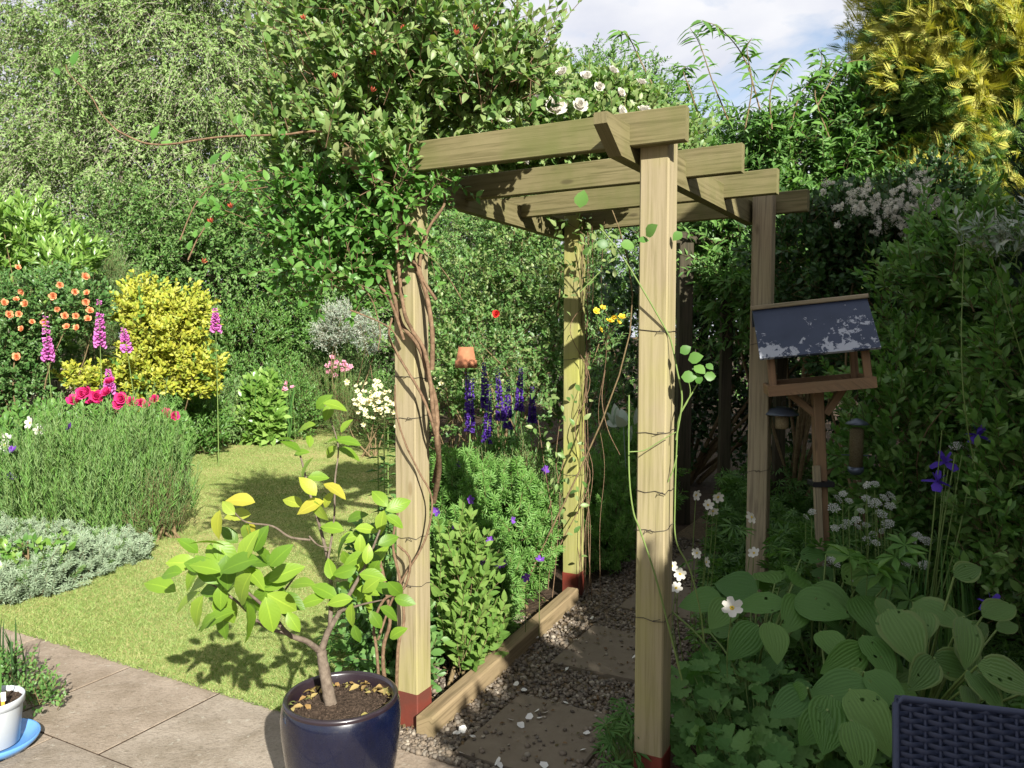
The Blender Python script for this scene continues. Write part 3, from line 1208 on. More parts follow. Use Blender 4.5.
beam(g, bl(-.274, -.004, .414), bl(.272, -.004, .414), .05, .022, up=BZ_)
build('ridge_batten', g, M['greywood'], bt, smooth=False)
g = Geo()
beam(g, (bx + .11, by + .0, -.02), bl(.005, 0, -.022), .052, .052, up=(0, 1, 0))
build('post', g, M['tablewood'], bt, smooth=False)
for s in (-1, 1):
    g = Geo()
    beam(g, bl(s * .13, 0, -.022), bl(.012 + s * .025, 0, -.145), .035, .03, up=(0, 1, 0))
    build('brace', g, M['tablewood'], bt, smooth=False)
g = Geo()
beam(g, (bx + .075, by - .045, 0), (bx + .012, by - .045, .95), .036, .026, up=(0, 1, 0))
stk = build('stake', g, M['greywood'], bt, smooth=False)
g = Geo()
box(g, (bx + .045, by - .022, .86), (.105, .082, .026), X=(1, 0, 0), Y=(0, 1, 0))
build('strap', g, M['strap'], bt, smooth=False)

# hanging feeders
fp = W(857, 424, 4.05)
sf = thing('seed_feeder', 'clear tube seed feeder with a blue lid hanging below the bird table', 'bird feeder', (fp[0], fp[1], fp[2] - .26))
g = Geo(); lathe(g, [(.0, .03), (.02, .026), (.05, .008), (.058, 0), (.054, -.002), (.0, .0)], fp, 32)
build('lid', g, M['feedermetal'], sf)
g = Geo(); lathe(g, [(.036, -.225), (.036, -.002)], fp, 28)
build('tube', g, M['clear'], sf)
g = Geo(); lathe(g, [(0, -.222), (.033, -.222), (.033, -.03), (.02, -.02), (0, -.015)], fp, 24)
build('seed', g, M['seed'], sf)
g = Geo(); lathe(g, [(.0, -.26), (.025, -.262), (.039, -.245), (.039, -.222), (0, -.224)], fp, 28)
build('base_cap', g, M['feedermetal'], sf)
g = Geo(); tube(g, [fp + (-.075, 0, -.16), fp + (.075, 0, -.165)], .003, n=1)
build('perch', g, M['feedermetal'], sf)
g = Geo()
tube(g, [fp + (-.04, 0, -.0), fp + (-.02, 0, .09), fp + (0, 0, .115)], .0016, n=5, sides=5)
tube(g, [fp + (.04, 0, -.0), fp + (.02, 0, .09), fp + (0, 0, .115)], .0016, n=5, sides=5)
tube(g, [fp + (0, 0, .115), fp + (.0, -.0, .17), fp + (-.02, -.04, .19), fp + (-.08, -.10, .155)], .0018, n=6, sides=5)
build('hanger', g, M['wire'], sf)
dp = W(782, 412, 4.0)
df = thing('dome_feeder', 'dark dome topped bird feeder hanging left of the bird table post', 'bird feeder', (dp[0], dp[1], dp[2] - .09))
g = Geo(); lathe(g, [(0, .028), (.03, .026), (.06, .016), (.082, -.006), (.085, -.014), (.080, -.012), (.055, .008), (0, .02)], dp, 36)
build('dome', g, M['feedermetal'], df)
g = Geo(); lathe(g, [(0, -.085), (.03, -.085), (.034, -.075), (.034, -.02), (0, -.015)], dp, 20)
build('seed_cage', g, M['seed'], df)
g = Geo(); tube(g, [dp + (0, 0, .026), dp + (.005, 0, .055), dp + (.06, -.03, .07), bl(-.20, 0, -.022)], .0018, n=6, sides=5)
build('hanger', g, M['wire'], df)

# ------------------------------------------------------------------ rattan chair, its back to the bed, facing the camera
ca, cb = W(896, 698, 1.50), W(1062, 725, 1.42)
cx = nrm((cb - ca) * np.array([1, 1, 0])); CWd = .62
cf = nrm(np.cross(cx, UP))             # towards the camera side
if cf[1] > 0:
    cf = -cf
ztop = ca[2]
chair = thing('rattan_chair', 'navy blue woven rattan garden chair in front of the hostas', 'chair', (ca[0] + cx[0] * .31 + cf[0] * .3, ca[1] + cx[1] * .31 + cf[1] * .3, 0.013))
g = Geo()
rake = .10
rows, cols_ = 46, 24
bh = ztop - .40


def cpt(u, v, dep=0.0):
    return ca + cx * (u * CWd) - UP * (v * bh) + cf * (v * rake + dep)


# woven strands: flat bands that pass in front of and behind upright canes
for j in range(rows):
    v = (j + .5) / rows
    pts = []
    ph = j % 2
    for i in range(cols_ * 2 + 1):
        u = i / (cols_ * 2)
        dep = .0055 * math.cos(PI * (i + ph * 2) / 2) if True else 0
        pts.append(cpt(u, v, dep))
    P = np.array(pts)
    hh = bh / rows * .47
    V = np.concatenate([P + UP * hh, P + cf * .0022, P - UP * hh])
    m = len(P)
    q = [[i, i + 1, m + i + 1, m + i] for i in range(m - 1)] + [[m + i, m + i + 1, 2 * m + i + 1, 2 * m + i] for i in range(m - 1)]
    g.add(V, {4: np.array(q)})
for i in range(cols_ + 1):
    tube(g, [cpt(i / cols_, 0.0), cpt(i / cols_, 1.0)], .004, sides=5, n=1)
q8 = [cpt(u, v, dp_) for dp_ in (-.010, -.015) for u, v in ((0, 0), (1, 0), (1, 1), (0, 1))]
g.add(q8, [[3, 2, 1, 0], [4, 5, 6, 7], [0, 1, 5, 4], [1, 2, 6, 5], [2, 3, 7, 6], [3, 0, 4, 7]])
build('backrest', g, M['rattan'], chair)
g = Geo()
tube(g, [cpt(0, 1.0), cpt(0, .02), cpt(.02, .0), cpt(.98, .0), cpt(1, .02), cpt(1, 1)], .0075, n=1, sides=8)
build('back_frame', g, M['rattan'], chair)
g = Geo()
box(g, cpt(.5, 1) + cf * .27 - UP * .02, (CWd, .54, .06), X=cx, Y=-cf, ch=.015)
build('seat', g, M['rattan'], chair, smooth=False)
for u in (.03, .97):
    for dep in (.03, .50):
        g = Geo()
        p = cpt(u, 1, dep)
        beam(g, (p[0], p[1], .013), (p[0], p[1], .40), .04, .04)
        build('leg', g, M['rattan'], chair, smooth=False)
    g = Geo()
    p = cpt(u, 1, .02); q_ = cpt(u, 1, .52)
    beam(g, p + UP * .22, q_ + UP * .22, .05, .03)
    beam(g, q_ + UP * .205 - cf * .02, q_ - cf * .02, .04, .04, up=cx)
    build('armrest', g, M['rattan'], chair, smooth=False)
# ------------------------------------------------------------------ leaf materials
L_ = {}
L_['honey'] = leafmat('honeysuckle_leaf', [(.08, .145, .035), (.13, .205, .055), (.19, .255, .085), (.27, .29, .12), (.16, .22, .07)], .38, .40)
L_['honeylow'] = leafmat('honeysuckle_young', [(.06, .14, .025), (.10, .21, .04), (.15, .25, .06)], .36, .4)
L_['birch'] = leafmat('birch_leaf', [(.11, .175, .045), (.17, .24, .065), (.22, .285, .10), (.30, .34, .16)], .34, .5)
L_['tree'] = leafmat('tree_leaf', [(.07, .145, .035), (.12, .205, .05), (.17, .245, .075)], .34, .5)
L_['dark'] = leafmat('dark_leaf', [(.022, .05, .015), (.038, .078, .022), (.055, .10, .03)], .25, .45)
L_['shrub'] = leafmat('shrub_leaf', [(.065, .135, .034), (.105, .19, .05), (.15, .235, .07)], .34, .42)
L_['laurel'] = leafmat('pale_laurel_leaf', [(.10, .19, .03), (.17, .26, .05), (.26, .34, .09)], .34, .32, .45)
L_['rose'] = leafmat('rose_leaf', [(.05, .11, .028), (.08, .15, .04), (.12, .19, .06)], .25, .4)
L_['gold'] = leafmat('golden_leaf', [(.22, .27, .03), (.36, .37, .035), (.44, .43, .06), (.30, .33, .045), (.48, .46, .09)], .35, .5, tcol=(1.1, 1.05, .4))
L_['goldconifer'] = leafmat('golden_conifer', [(.36, .37, .06), (.46, .43, .07), (.52, .48, .12), (.30, .34, .06)], .3, .6, tcol=(1.1, 1.05, .4))
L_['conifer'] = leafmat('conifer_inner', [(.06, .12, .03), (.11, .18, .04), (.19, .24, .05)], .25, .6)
L_['bluecon'] = leafmat('dark_conifer', [(.012, .024, .016), (.02, .036, .022)], .12, .6)
L_['mound'] = leafmat('feathery_leaf', [(.065, .12, .03), (.11, .175, .05), (.18, .235, .09)], .28, .55)
L_['deutzia'] = leafmat('deutzia_leaf', [(.11, .19, .05), (.16, .25, .065), (.22, .30, .10)], .34, .4, .4)
L_['silver'] = leafmat('silver_leaf', [(.15, .185, .115), (.22, .255, .165), (.29, .32, .23)], .2, .8, tcol=(1, 1.05, .8))
L_['fresh'] = leafmat('fresh_leaf', [(.07, .15, .03), (.11, .205, .045), (.155, .25, .06)], .36, .42)
L_['fern'] = leafmat('geranium_leaf', [(.09, .19, .035), (.14, .25, .055), (.19, .30, .08)], .38, .5)
L_['mint'] = leafmat('mint_leaf', [(.09, .16, .03), (.14, .21, .045), (.18, .24, .06)], .36, .65, .15, vein=.3)
L_['lemon'] = leafmat('lemon_leaf', [(.09, .155, .018), (.13, .215, .022), (.19, .27, .03), (.24, .31, .04)], .38, .42, .3, vein=.35, patch=.15)
L_['lemonyel'] = leafmat('lemon_yellowing', [(.30, .33, .04), (.42, .37, .05), (.24, .32, .05)], .4, .45, .3, vein=.25, patch=.2)
L_['hosta'] = leafmat('hosta_leaf', [(.06, .13, .03), (.095, .18, .04), (.14, .22, .055)], .28, .5, .3, stripes=60, holes=True)
L_['hostavar'] = leafmat('hosta_two_tone', [(.09, .155, .04), (.12, .19, .05), (.08, .14, .035)], .28, .5, .3, stripes=60, margin=(.13, .195, .055), holes=True)
L_['mantle'] = leafmat('mantle_leaf', [(.055, .12, .03), (.08, .155, .04), (.11, .18, .055)], .3, .65, .2, patch=.3)
L_['strap'] = leafmat('strap_leaf', [(.05, .12, .03), (.08, .16, .04), (.12, .20, .05)], .3, .45)
L_['greyvar'] = leafmat('variegated_leaf', [(.20, .24, .18), (.32, .34, .28), (.42, .42, .36)], .25, .5, tcol=(1, 1, .8))
L_['litter'] = islandmat('litter_leaf', [(.10, .06, .03), (.17, .11, .06), (.08, .07, .03)], .9, .1, 30)


def petalmat(name, c0, c1, trans=.3):
    return leafmat(name, [c0, c1], trans, .6, .2, tcol=(1.05, 1.0, 1.0), patch=.1)


F_ = {}
F_['white'] = petalmat('white_petal', (.58, .56, .48), (.68, .66, .60))
F_['cream'] = petalmat('cream_petal', (.70, .66, .30), (.80, .77, .52))
F_['purple'] = petalmat('purple_petal', (.10, .035, .30), (.20, .07, .42))
F_['lupin'] = petalmat('lupin_petal', (.05, .02, .20), (.14, .06, .38))
F_['foxglove'] = petalmat('foxglove_bell', (.46, .10, .36), (.62, .22, .52))
F_['peony'] = petalmat('peony_petal', (.52, .02, .13), (.68, .05, .22))
F_['orange'] = petalmat('orange_petal', (.75, .28, .12), (.82, .45, .24))
F_['red'] = petalmat('red_petal', (.55, .02, .02), (.7, .05, .04))
F_['bud'] = petalmat('honeysuckle_bud', (.45, .05, .04), (.6, .16, .09))
F_['pink'] = petalmat('pink_petal', (.62, .22, .36), (.7, .36, .45))
F_['yellow'] = petalmat('yellow_petal', (.75, .55, .03), (.8, .62, .08))
F_['iris'] = petalmat('iris_petal', (.05, .02, .26), (.10, .05, .42))
F_['umbel'] = petalmat('umbel_floret', (.46, .48, .42), (.6, .62, .56))
F_['paleshrub'] = petalmat('shrub_floret', (.70, .68, .58), (.80, .78, .70))

T_hi = leaf_t(5, .44, .22, .3, .42, .015)
T_mid = leaf_t(3, .50, .25, .25, .42)
T_oval = leaf_t(2, .58, .22, .2, .5)
T_lanc = leaf_t(2, .30, .25, .25, .4)
T_lo = leaf_lo(.5)
T_lon = leaf_lo(.28, .3, .4, .2)
T_needle = leaf_lo(.10, .2, .4, .12)
T_blade = blade_t(4, .045, .35)
T_palm = palm_t(5, 2.7, .2)
T_palm7 = palm_t(7, 3.6, .17)
T_spray = spray_t(8, .10, .6, .3)
T_scal = scallop_t(9, .16, 3, .3)


# ------------------------------------------------------------------ flower heads (meshes shared by every head of a kind)
def head_mesh(name, rings, mats, T, centre=None):
    """rings: (count, radius of petal base, petal length, elevation angle, height)"""
    g = Geo()
    for (n, rb, ln, el, h) in rings:
        a = np.arange(n) * 2 * PI / n + rng.uniform(0, 6)
        a = a + rng.normal(size=n) * .12
        d = np.stack([np.cos(a) * math.cos(el), np.sin(a) * math.cos(el), np.full(n, math.sin(el))], 1)
        N = np.stack([-np.cos(a) * math.sin(el), -np.sin(a) * math.sin(el), np.full(n, math.cos(el))], 1) + rdir(n) * .12
        P = np.stack([np.cos(a) * rb, np.sin(a) * rb, np.full(n, h)], 1)
        scat(g, T, P, d, N, ln * rng.uniform(.88, 1.1, n))
    if centre:
        r, m = centre
        k = 30
        q = rdir(k); q[:, 2] = np.abs(q[:, 2]) * .6 + .1
        scat(g, PEBBLE, q * r * .8, q, rdir(k), r * .28, 1)
    return g.mesh(name, mats)


PT = petal_t(.85, .35)
PT_OPEN = petal_t(.72, .12)
HM = {}
for k_, m_ in (('white', 'white'), ('orange', 'orange'), ('peony', 'peony'), ('red', 'red')):
    HM[k_] = head_mesh(k_ + '_double_flower', [(7, .05, 1.0, .25, 0), (7, .05, .85, .6, .05), (6, .04, .7, .95, .1), (5, .03, .55, 1.25, .15), (4, .02, .45, 1.45, .2)], F_[m_], PT)
HM['anemone'] = head_mesh('anemone_flower', [(6, .06, 1.0, .18, 0)], [F_['white'], F_['yellow']], PT_OPEN, (.22, 1))
HM['geranium'] = head_mesh('geranium_flower', [(5, .05, 1.0, .35, 0)], [F_['purple'], F_['white']], PT_OPEN, (.12, 1))
HM['daisy'] = head_mesh('daisy_flower', [(8, .08, 1.0, .12, 0)], [F_['cream'], F_['yellow']], petal_t(.5, .1), (.3, 1))
HM['pink'] = head_mesh('pink_flower', [(5, .05, 1.0, .3, 0), (4, .03, .6, .8, .05)], [F_['pink'], F_['yellow']], PT_OPEN, (.12, 1))
HM['yellow'] = head_mesh('yellow_flower', [(6, .05, 1.0, .4, 0), (5, .03, .7, .9, .05)], F_['yellow'], PT_OPEN)


def umbel_mesh(name, mat, n=46, fl=.10):
    g = Geo()
    i = np.arange(n) + .5
    r = np.sqrt(i / n); a = i * 2.39996
    P = np.stack([r * np.cos(a), r * np.sin(a), .25 * (1 - r ** 2) + rng.normal(size=n) * .05], 1)
    for k in range(5):
        b = a + k * 2 * PI / 5
        d = np.stack([np.cos(b), np.sin(b), np.full(n, .25)], 1)
        scat(g, leaf_lo(.8, .2, .6, .1), P, d, UP + rdir(n) * .3, fl * rng.uniform(.8, 1.4, n))
    for j in range(12):
        q = P[j * (n // 12)]
        scat(g, STICK, [[0, 0, -.6]], [q - np.array([0, 0, -.6])], [[1, 0, 0]], [[.012, np.linalg.norm(q - np.array([0, 0, -.6])), .012]], 1)
    return g.mesh(name, [mat, M['greenstem']])


HM['umbel'] = umbel_mesh('umbel_flower', F_['umbel'], 34, .15)
gpan = Geo()
n = 150
hh = rng.uniform(0, 1, n) ** .8
rr_ = (1 - hh * .8) * rng.uniform(.2, 1, n)
aa = rng.uniform(0, 6.28, n)
P = np.stack([rr_ * np.cos(aa), rr_ * np.sin(aa), hh * 2.2 - .4], 1)
for k in range(4):
    d = rdir(n)
    scat(gpan, leaf_lo(.7, .2, .6, .1), P, d, rdir(n), .13 * rng.uniform(.7, 1.4, n))
HM['panicle'] = gpan.mesh('panicle_flower', [F_['paleshrub'], M['greenstem']])


def iris_mesh():
    g = Geo()
    for k in range(3):
        a = k * 2 * PI / 3
        scat(g, petal_t(.75, -.35), [[0, 0, 0]], [[math.cos(a), math.sin(a), .05]], [[0, 0, 1]], 1.0)
        a += PI / 3
        scat(g, petal_t(.5, .15), [[0, 0, 0]], [[math.cos(a) * .4, math.sin(a) * .4, 1]], [[math.cos(a), math.sin(a), 0]], .85)
    return g.mesh('iris_flower', F_['iris'])


HM['iris'] = iris_mesh()


def heads(kind, parent, pts, size, toward=None, name='blossom', tilt=.5):
    for p in pts:
        nn = nrm(np.array([SV[0] * .5, -.75, .55]) + rng.normal(size=3) * tilt) if toward is None else nrm(np.asarray(toward) + rng.normal(size=3) * tilt)
        inst(name, HM[kind], parent, p, nn, size * rng.uniform(.8, 1.2), rng.uniform(0, 6))


# ------------------------------------------------------------------ a shrub: stems + leafy shoots filling lobes
def shrub(name, label, cat, base, lobes, n, L, k, leaf, T, mat, group=None, up=.3, spread=.95, droop=0.0, shell=.5, clump=.25, flat=.6, stems=7, stem_r=.012, stemmat='twig', outward=.6, twig=True, mat2=None, frac2=0.0, opposite=False, zmin=.03, part='foliage', extra_up=0.35):
    t = thing(name, label, cat, base, group)
    lobes = np.asarray(lobes, float)
    P, N = blob(n, lobes, shell, zmin, clump)
    D = nrm(N * outward + rdir(len(P)) * .45 + UP * extra_up)
    Ls = L * rng.uniform(.6, 1.3, len(P))
    g = Geo()
    gs = Geo() if twig else None
    P0 = P - D * Ls[:, None] * .6
    P0[:, 2] = np.maximum(P0[:, 2], .01)
    if mat2 is not None:
        sel = rng.uniform(0, 1, len(P)) < frac2
        shoots(g, T, P0[~sel], D[~sel], Ls[~sel], k, leaf, spread, up, droop, flat, 0, gs, opposite=opposite)
        shoots(g, T, P0[sel], D[sel], Ls[sel], k, leaf, spread, up, droop, flat, 1, gs, opposite=opposite)
        build(part, g, [mat, mat2], t)
    else:
        shoots(g, T, P0, D, Ls, k, leaf, spread, up, droop, flat, 0, gs, opposite=opposite)
        build(part, g, mat, t)
    gs = gs or Geo()
    b = np.asarray(base, float)
    for i in range(stems):
        c = lobes[i % len(lobes)]
        e = c[:3] + rdir(1)[0] * c[3:6] * .6
        m = b * .45 + e * .55 + rng.normal(size=3) * .08 * np.linalg.norm(e - b)
        m[2] = max(m[2], .05)
        s = b + np.array([rng.normal() * .06, rng.normal() * .06, 0])
        tube(gs, [s, m, e], stem_r, stem_r * .35, 6, 0, 6)
    if gs.n:
        build('stems', gs, M[stemmat], t)
    return t


def tree(name, label, base, top, lobes, n, L, k, leaf, T, mat, bark, r0=.16, limbs=14, group=None, droop=.5, up=.0, shell=.4, clump=.35, outward=.7, cat='tree', extra_up=.15, lean=(0, 0), flat=.4):
    t = thing(name, label, cat, base, group)
    b = np.asarray(base, float)
    lobes = np.asarray(lobes, float)
    g = Geo()
    tp = np.array([b[0] + lean[0], b[1] + lean[1], top])
    trunk = [b + (0, 0, -.05), b * .66 + tp * .34 + rng.normal(size=3) * .12, b * .33 + tp * .67 + rng.normal(size=3) * .15, tp]
    TP = tube(g, trunk, r0, r0 * .12, 9, 0, 8, .03)
    gl = Geo()
    for i in range(limbs):
        c = lobes[i % len(lobes)]
        e = c[:3] + rdir(1)[0] * c[3:6] * .7
        j = int(np.clip(len(TP) * (.25 + .6 * (e[2] - b[2]) / max(top - b[2], .1) * .8), 3, len(TP) - 3))
        s = TP[j]
        m = s * .5 + e * .5 + UP * .12 * np.linalg.norm(e - s)
        tube(gl, [s, m, e], r0 * .32, r0 * .05, 6, 0, 5)
    P, N = blob(n, lobes, shell, .2, clump)
    D = nrm(N * outward + rdir(len(P)) * .5 + UP * extra_up)
    Ls = L * rng.uniform(.6, 1.35, len(P))
    gf = Geo()
    shoots(gf, T, P - D * Ls[:, None] * .5, D, Ls, k, leaf, .9, up, droop, flat, 0, gl, r=.004)
    build('trunk', g, bark, t)
    build('limbs', gl, bark, t)
    build('crown', gf, mat, t)
    return t


# ------------------------------------------------------------------ what stands behind the camera on the right and shades that side
hx = np.array([2.62, .196, 0])
house = thing('brick_house', 'brick house with tiled roof beside the patio', 'house', hx)
g = Geo()
HW, HD, HH = 5.6, 2.2, 4.55
a_, b_, c_, d_ = hx, hx + CV * HW, hx + CV * HW + RV * HD, hx + RV * HD
g.add([*(p + UP * z for p in (a_, b_, c_, d_) for z in (-.05, HH))], [[0, 2, 3, 1], [2, 4, 5, 3], [4, 6, 7, 5], [6, 0, 1, 7], [1, 3, 5, 7]])
build('wall', g, M['brick'], house, smooth=False)
g = Geo()
o_ = .25
e = [a_ - CV * o_ - RV * o_, b_ + CV * o_ - RV * o_, c_ + CV * o_ + RV * o_, d_ - CV * o_ + RV * o_]
r0_, r1_ = hx + CV * 2 + RV * HD / 2, hx + CV * (HW - 2) + RV * HD / 2
V = [p + UP * (HH + .02) for p in e] + [r0_ + UP * (HH + 1.0), r1_ + UP * (HH + 1.0)]
g.add(V, [[0, 1, 5, 4], [1, 2, 5], [2, 3, 4, 5], [3, 0, 4], [3, 2, 1, 0]])
build('roof', g, M['rooftile'], house, smooth=False)
for z in (1.5, 3.4):
    g = Geo()
    box(g, hx + RV * 1.1 - CV * .012 + UP * z, (1.3, .05, 1.1), X=RV, Y=-CV)
    wf = build('window', g, M['white'], house, smooth=False)
    g = Geo()
    box(g, hx + RV * 1.1 - CV * .03 + UP * z, (1.16, .03, .96), X=RV, Y=-CV)
    build('pane', g, M['glass'], wf, smooth=False)

UV_ = np.array([.927, .375, 0]); TV_ = np.array([-.375, .927, 0])


def ut(u, t, z):
    return UV_ * u + TV_ * t + UP * z


hl = [(*ut(1.08, -1.1, 1.2), .32, .3, 1.12), (*ut(1.5, -1.1, 1.3), .34, .3, 1.34), (*ut(1.85, -1.15, 1.3), .34, .3, 1.28), (*ut(2.2, -1.15, 1.6), .30, .3, 1.4), (*ut(2.5, -1.2, 1.9), .25, .3, 1.75)]
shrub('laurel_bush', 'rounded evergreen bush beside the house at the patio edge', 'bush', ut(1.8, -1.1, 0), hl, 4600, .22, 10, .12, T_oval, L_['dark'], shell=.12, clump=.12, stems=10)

# ------------------------------------------------------------------ distant trees
BT = 'tall trees closing the end of the garden'
tree('birch_tree', 'tall feathery birch filling the top left corner beyond the lawn', (-7.6, 15.5, 0), 10.5,
     [(-7.8, 15.5, 5.0, 2.6, 2.0, 3.0), (-8.6, 15.4, 7.6, 2.5, 2, 2.4), (-5.6, 15.2, 6.5, 2.3, 1.8, 2.6), (-6.2, 15.2, 9.0, 2.2, 1.8, 2), (-9.6, 15, 4.0, 2, 1.5, 2.2), (-6.0, 14.9, 3.6, 2, 1.4, 1.9)], 11500, .6, 13, .088, T_lo, L_['birch'], M['birchbark'], .13, 20, BT, droop=.7, clump=.6, shell=.3)
tree('birch_tree', 'second feathery birch behind the climber left of the pergola', (-3.2, 17.0, 0), 10.0,
     [(-3.4, 17, 5.2, 2.4, 2, 3.0), (-2.2, 17, 7.6, 2.1, 2, 2.2), (-4.6, 16.8, 7.9, 2.3, 1.8, 2.3), (-1.6, 16.8, 4.4, 1.9, 1.5, 2.3), (-3.2, 16.6, 3.0, 2, 1.4, 1.8)], 9500, .6, 13, .09, T_lo, L_['birch'], M['birchbark'], .12, 16, BT, droop=.7, clump=.6, shell=.3)
tree('round_tree', 'rounded green tree against the sky above the white roses', (2.0, 20, 0), 7.6,
     [(2.2, 20, 6.7, 2.3, 2, 2.1), (.6, 20, 5.8, 1.9, 1.8, 2.3), (3.8, 20, 5.6, 1.9, 1.8, 1.9), (1.5, 19.6, 3.4, 2.6, 1.6, 2)], 7000, .45, 12, .12, T_lo, L_['tree'], M['barktree'], .2, 16, BT, droop=.2, clump=.2)
tree('hazel_tree', 'dense mid green tree behind the golden shrub', (-5.2, 13.9, 0), 4.6,
     [(-5.2, 13.9, 2.6, 1.7, 1.1, 1.7), (-3.7, 13.9, 2.2, 1.5, 1, 1.6), (-6.9, 13.6, 2.5, 1.5, 1, 1.6), (-4.4, 13.6, 3.4, 1.3, .9, 1.0)], 4600, .34, 11, .095, T_lo, L_['tree'], M['barktree'], .1, 14, BT, droop=.25, clump=.3)
tree('hedge_tree', 'dark hawthorn at the far end of the lawn', (-2.0, 15.2, 0), 4.4,
     [(-2.0, 15.2, 2.2, 1.8, 1, 2), (-.3, 15.0, 2.0, 1.6, 1, 1.9), (-1.0, 15, 3.4, 1.5, 1, 1.0), (-3.5, 15.2, 1.7, 1.2, .9, 1.5)], 4200, .34, 11, .09, T_lo, L_['shrub'], M['barktree'], .1, 12, BT, droop=.25, clump=.35)

tree('lime_tree', 'broad leafy tree at the very back on the left behind the birches', (-10.5, 20.5, 0), 9.5,
     [(-11, 20.5, 4.6, 3.4, 2, 3.6), (-8, 20.5, 5.6, 3.0, 2, 3.8), (-13.5, 20, 3.5, 3, 2, 3.2), (-9.5, 20.3, 8.2, 3.0, 2, 2.4), (-13, 20.5, 7.4, 2.5, 2, 2.6)], 5200, .55, 12, .15, T_lo, L_['birch'], M['barktree'], .2, 14, BT, droop=.2, clump=.15, shell=.5)
tree('lime_tree', 'broad leafy tree at the very back behind the honeysuckle', (-4.0, 21, 0), 10,
     [(-4.4, 21, 4.6, 3.0, 2, 3.8), (-2.2, 21, 3.6, 2.6, 2, 3.0), (-4.6, 20.6, 8.0, 2.8, 2, 2.6), (-2.0, 20.8, 6.6, 2.2, 1.8, 2.2), (-6.5, 20.6, 6.5, 2, 1.6, 2.4)], 4800, .55, 12, .15, T_lo, L_['tree'], M['barktree'], .2, 14, BT, droop=.2, clump=.15, shell=.5)
shrub('boundary_hedge', 'long dense hedge closing the end of the garden', 'hedge', (-2, 18, 0),
      [(x, 18 + .3 * math.sin(x), 1.7, 1.5, .7, 1.9 + .3 * math.sin(x * 1.7)) for x in np.arange(-14, 11, 1.7)], 6500, .36, 10, .11, T_lo, L_['shrub'], shell=.6, clump=.15, stems=12, stem_r=.04)
shrub('side_hedge', 'tall dense hedge along the right side of the garden', 'hedge', (6.0, 9, 0),
      [(5.6 + .35 * (i % 3), 4.5 + i * 1.1, 1.9, .8, .9, 2.1 + .2 * (i % 2)) for i in range(8)], 4200, .3, 10, .10, T_lo, L_['shrub'], shell=.6, clump=.15, stems=8, stem_r=.03)

# ------------------------------------------------------------------ shrubs at the far left
shrub('laurel_shrub', 'pale lime leaved laurel at the left edge above the orange rose', 'shrub', W(28, 300, 10.4) * np.array([1, 1, 0]),
      [(*W(22, 235, 10.4), .62, .5, .5), (*W(-30, 250, 10.4), .7, .5, .7), (*W(68, 262, 10.2), .38, .4, .36), (*W(0, 330, 10.4), .9, .6, .7)], 620, .30, 14, .17, T_lanc, L_['laurel'], up=.5, spread=.7, clump=.25, shell=.45)
shrub('tamarisk_bush', 'soft feathery green bush between the laurel and the golden shrub', 'shrub', W(100, 420, 11.2) * np.array([1, 1, 0]),
      [(*W(95, 275, 11.2), .5, .5, .55), (*W(125, 320, 11.0), .5, .5, .7), (*W(60, 330, 11.2), .6, .5, .8)], 1500, .26, 18, .07, T_needle, L_['mound'], up=.2, clump=.3)
rb = shrub('orange_rose', 'climbing rose with peach orange blooms over the wall at the left edge', 'rose bush', W(30, 400, 9.5) * np.array([1, 1, 0]),
           [(*W(40, 300, 9.4), .75, .35, .42), (*W(0, 330, 9.4), .6, .35, .55), (*W(85, 305, 9.3), .3, .3, .32), (*W(15, 372, 9.4), .55, .35, .42), (*W(-30, 390, 9.3), .6, .35, .6)], 1700, .2, 10, .065, T_oval, L_['rose'], clump=.3)
orp = [(18, 268), (60, 285), (53, 296), (86, 302), (9, 315), (19, 314), (32, 322), (22, 329), (76, 316), (90, 311), (88, 319), (65, 316), (26, 304), (16, 300), (75, 292), (85, 277), (17, 357), (77, 328), (67, 327), (87, 293), (22, 291), (4, 303), (45, 322), (57, 309)]
heads('orange', rb, [W(x, y, 9.0) for x, y in orp], .042, toward=(.2, -.85, .35), tilt=.3)
shrub('golden_shrub', 'bright golden yellow shrub behind the foxgloves', 'shrub', W(165, 425, 10.0) * np.array([1, 1, 0]),
      [(*W(165, 342, 9.9), .52, .5, .56), (*W(142, 304, 10.1), .3, .4, .34), (*W(184, 318, 9.9), .34, .4, .34), (*W(152, 375, 9.7), .52, .4, .40), (*W(196, 372, 9.7), .28, .3, .3), (*W(88, 378, 9.5), .3, .25, .12)], 1300, .26, 12, .085, T_oval, L_['gold'], up=.3, clump=.3, mat2=L_['fresh'], frac2=.06)
# stone garden wall behind the foxgloves
g = Geo()
for row in range(8):
    x = -8.2 + rng.uniform(0, .2)
    while x < -5.6:
        w = rng.uniform(.2, .42)
        box(g, (x + w / 2, 10.25 + .25 * (x + 5) * -.1, .075 + row * .145), (w - .012, .24 + rng.uniform(-.02, .02), .135), ch=.015)
        x += w
tag(build('stone_wall', g, M['stonewall'], origin=(-5.5, 10.25, 0), smooth=False), 'low rough stone wall in shade behind the foxgloves', 'wall')

# ------------------------------------------------------------------ flower spikes


def bell_t():
    V, q = [], []
    prof = [(.12, 0), (.28, .3), (.36, .7), (.52, 1.0)]
    for r, h in prof:
        for s in range(6):
            a = 2 * PI * s / 6
            V.append([r * math.cos(a), h, r * math.sin(a)])
    for i in range(3):
        for s in range(6):
            q.append([i * 6 + s, i * 6 + (s + 1) % 6, (i + 1) * 6 + (s + 1) % 6, (i + 1) * 6 + s])
    return np.array(V), {4: np.array(q)}, np.zeros((len(V), 2))


BELL = bell_t()


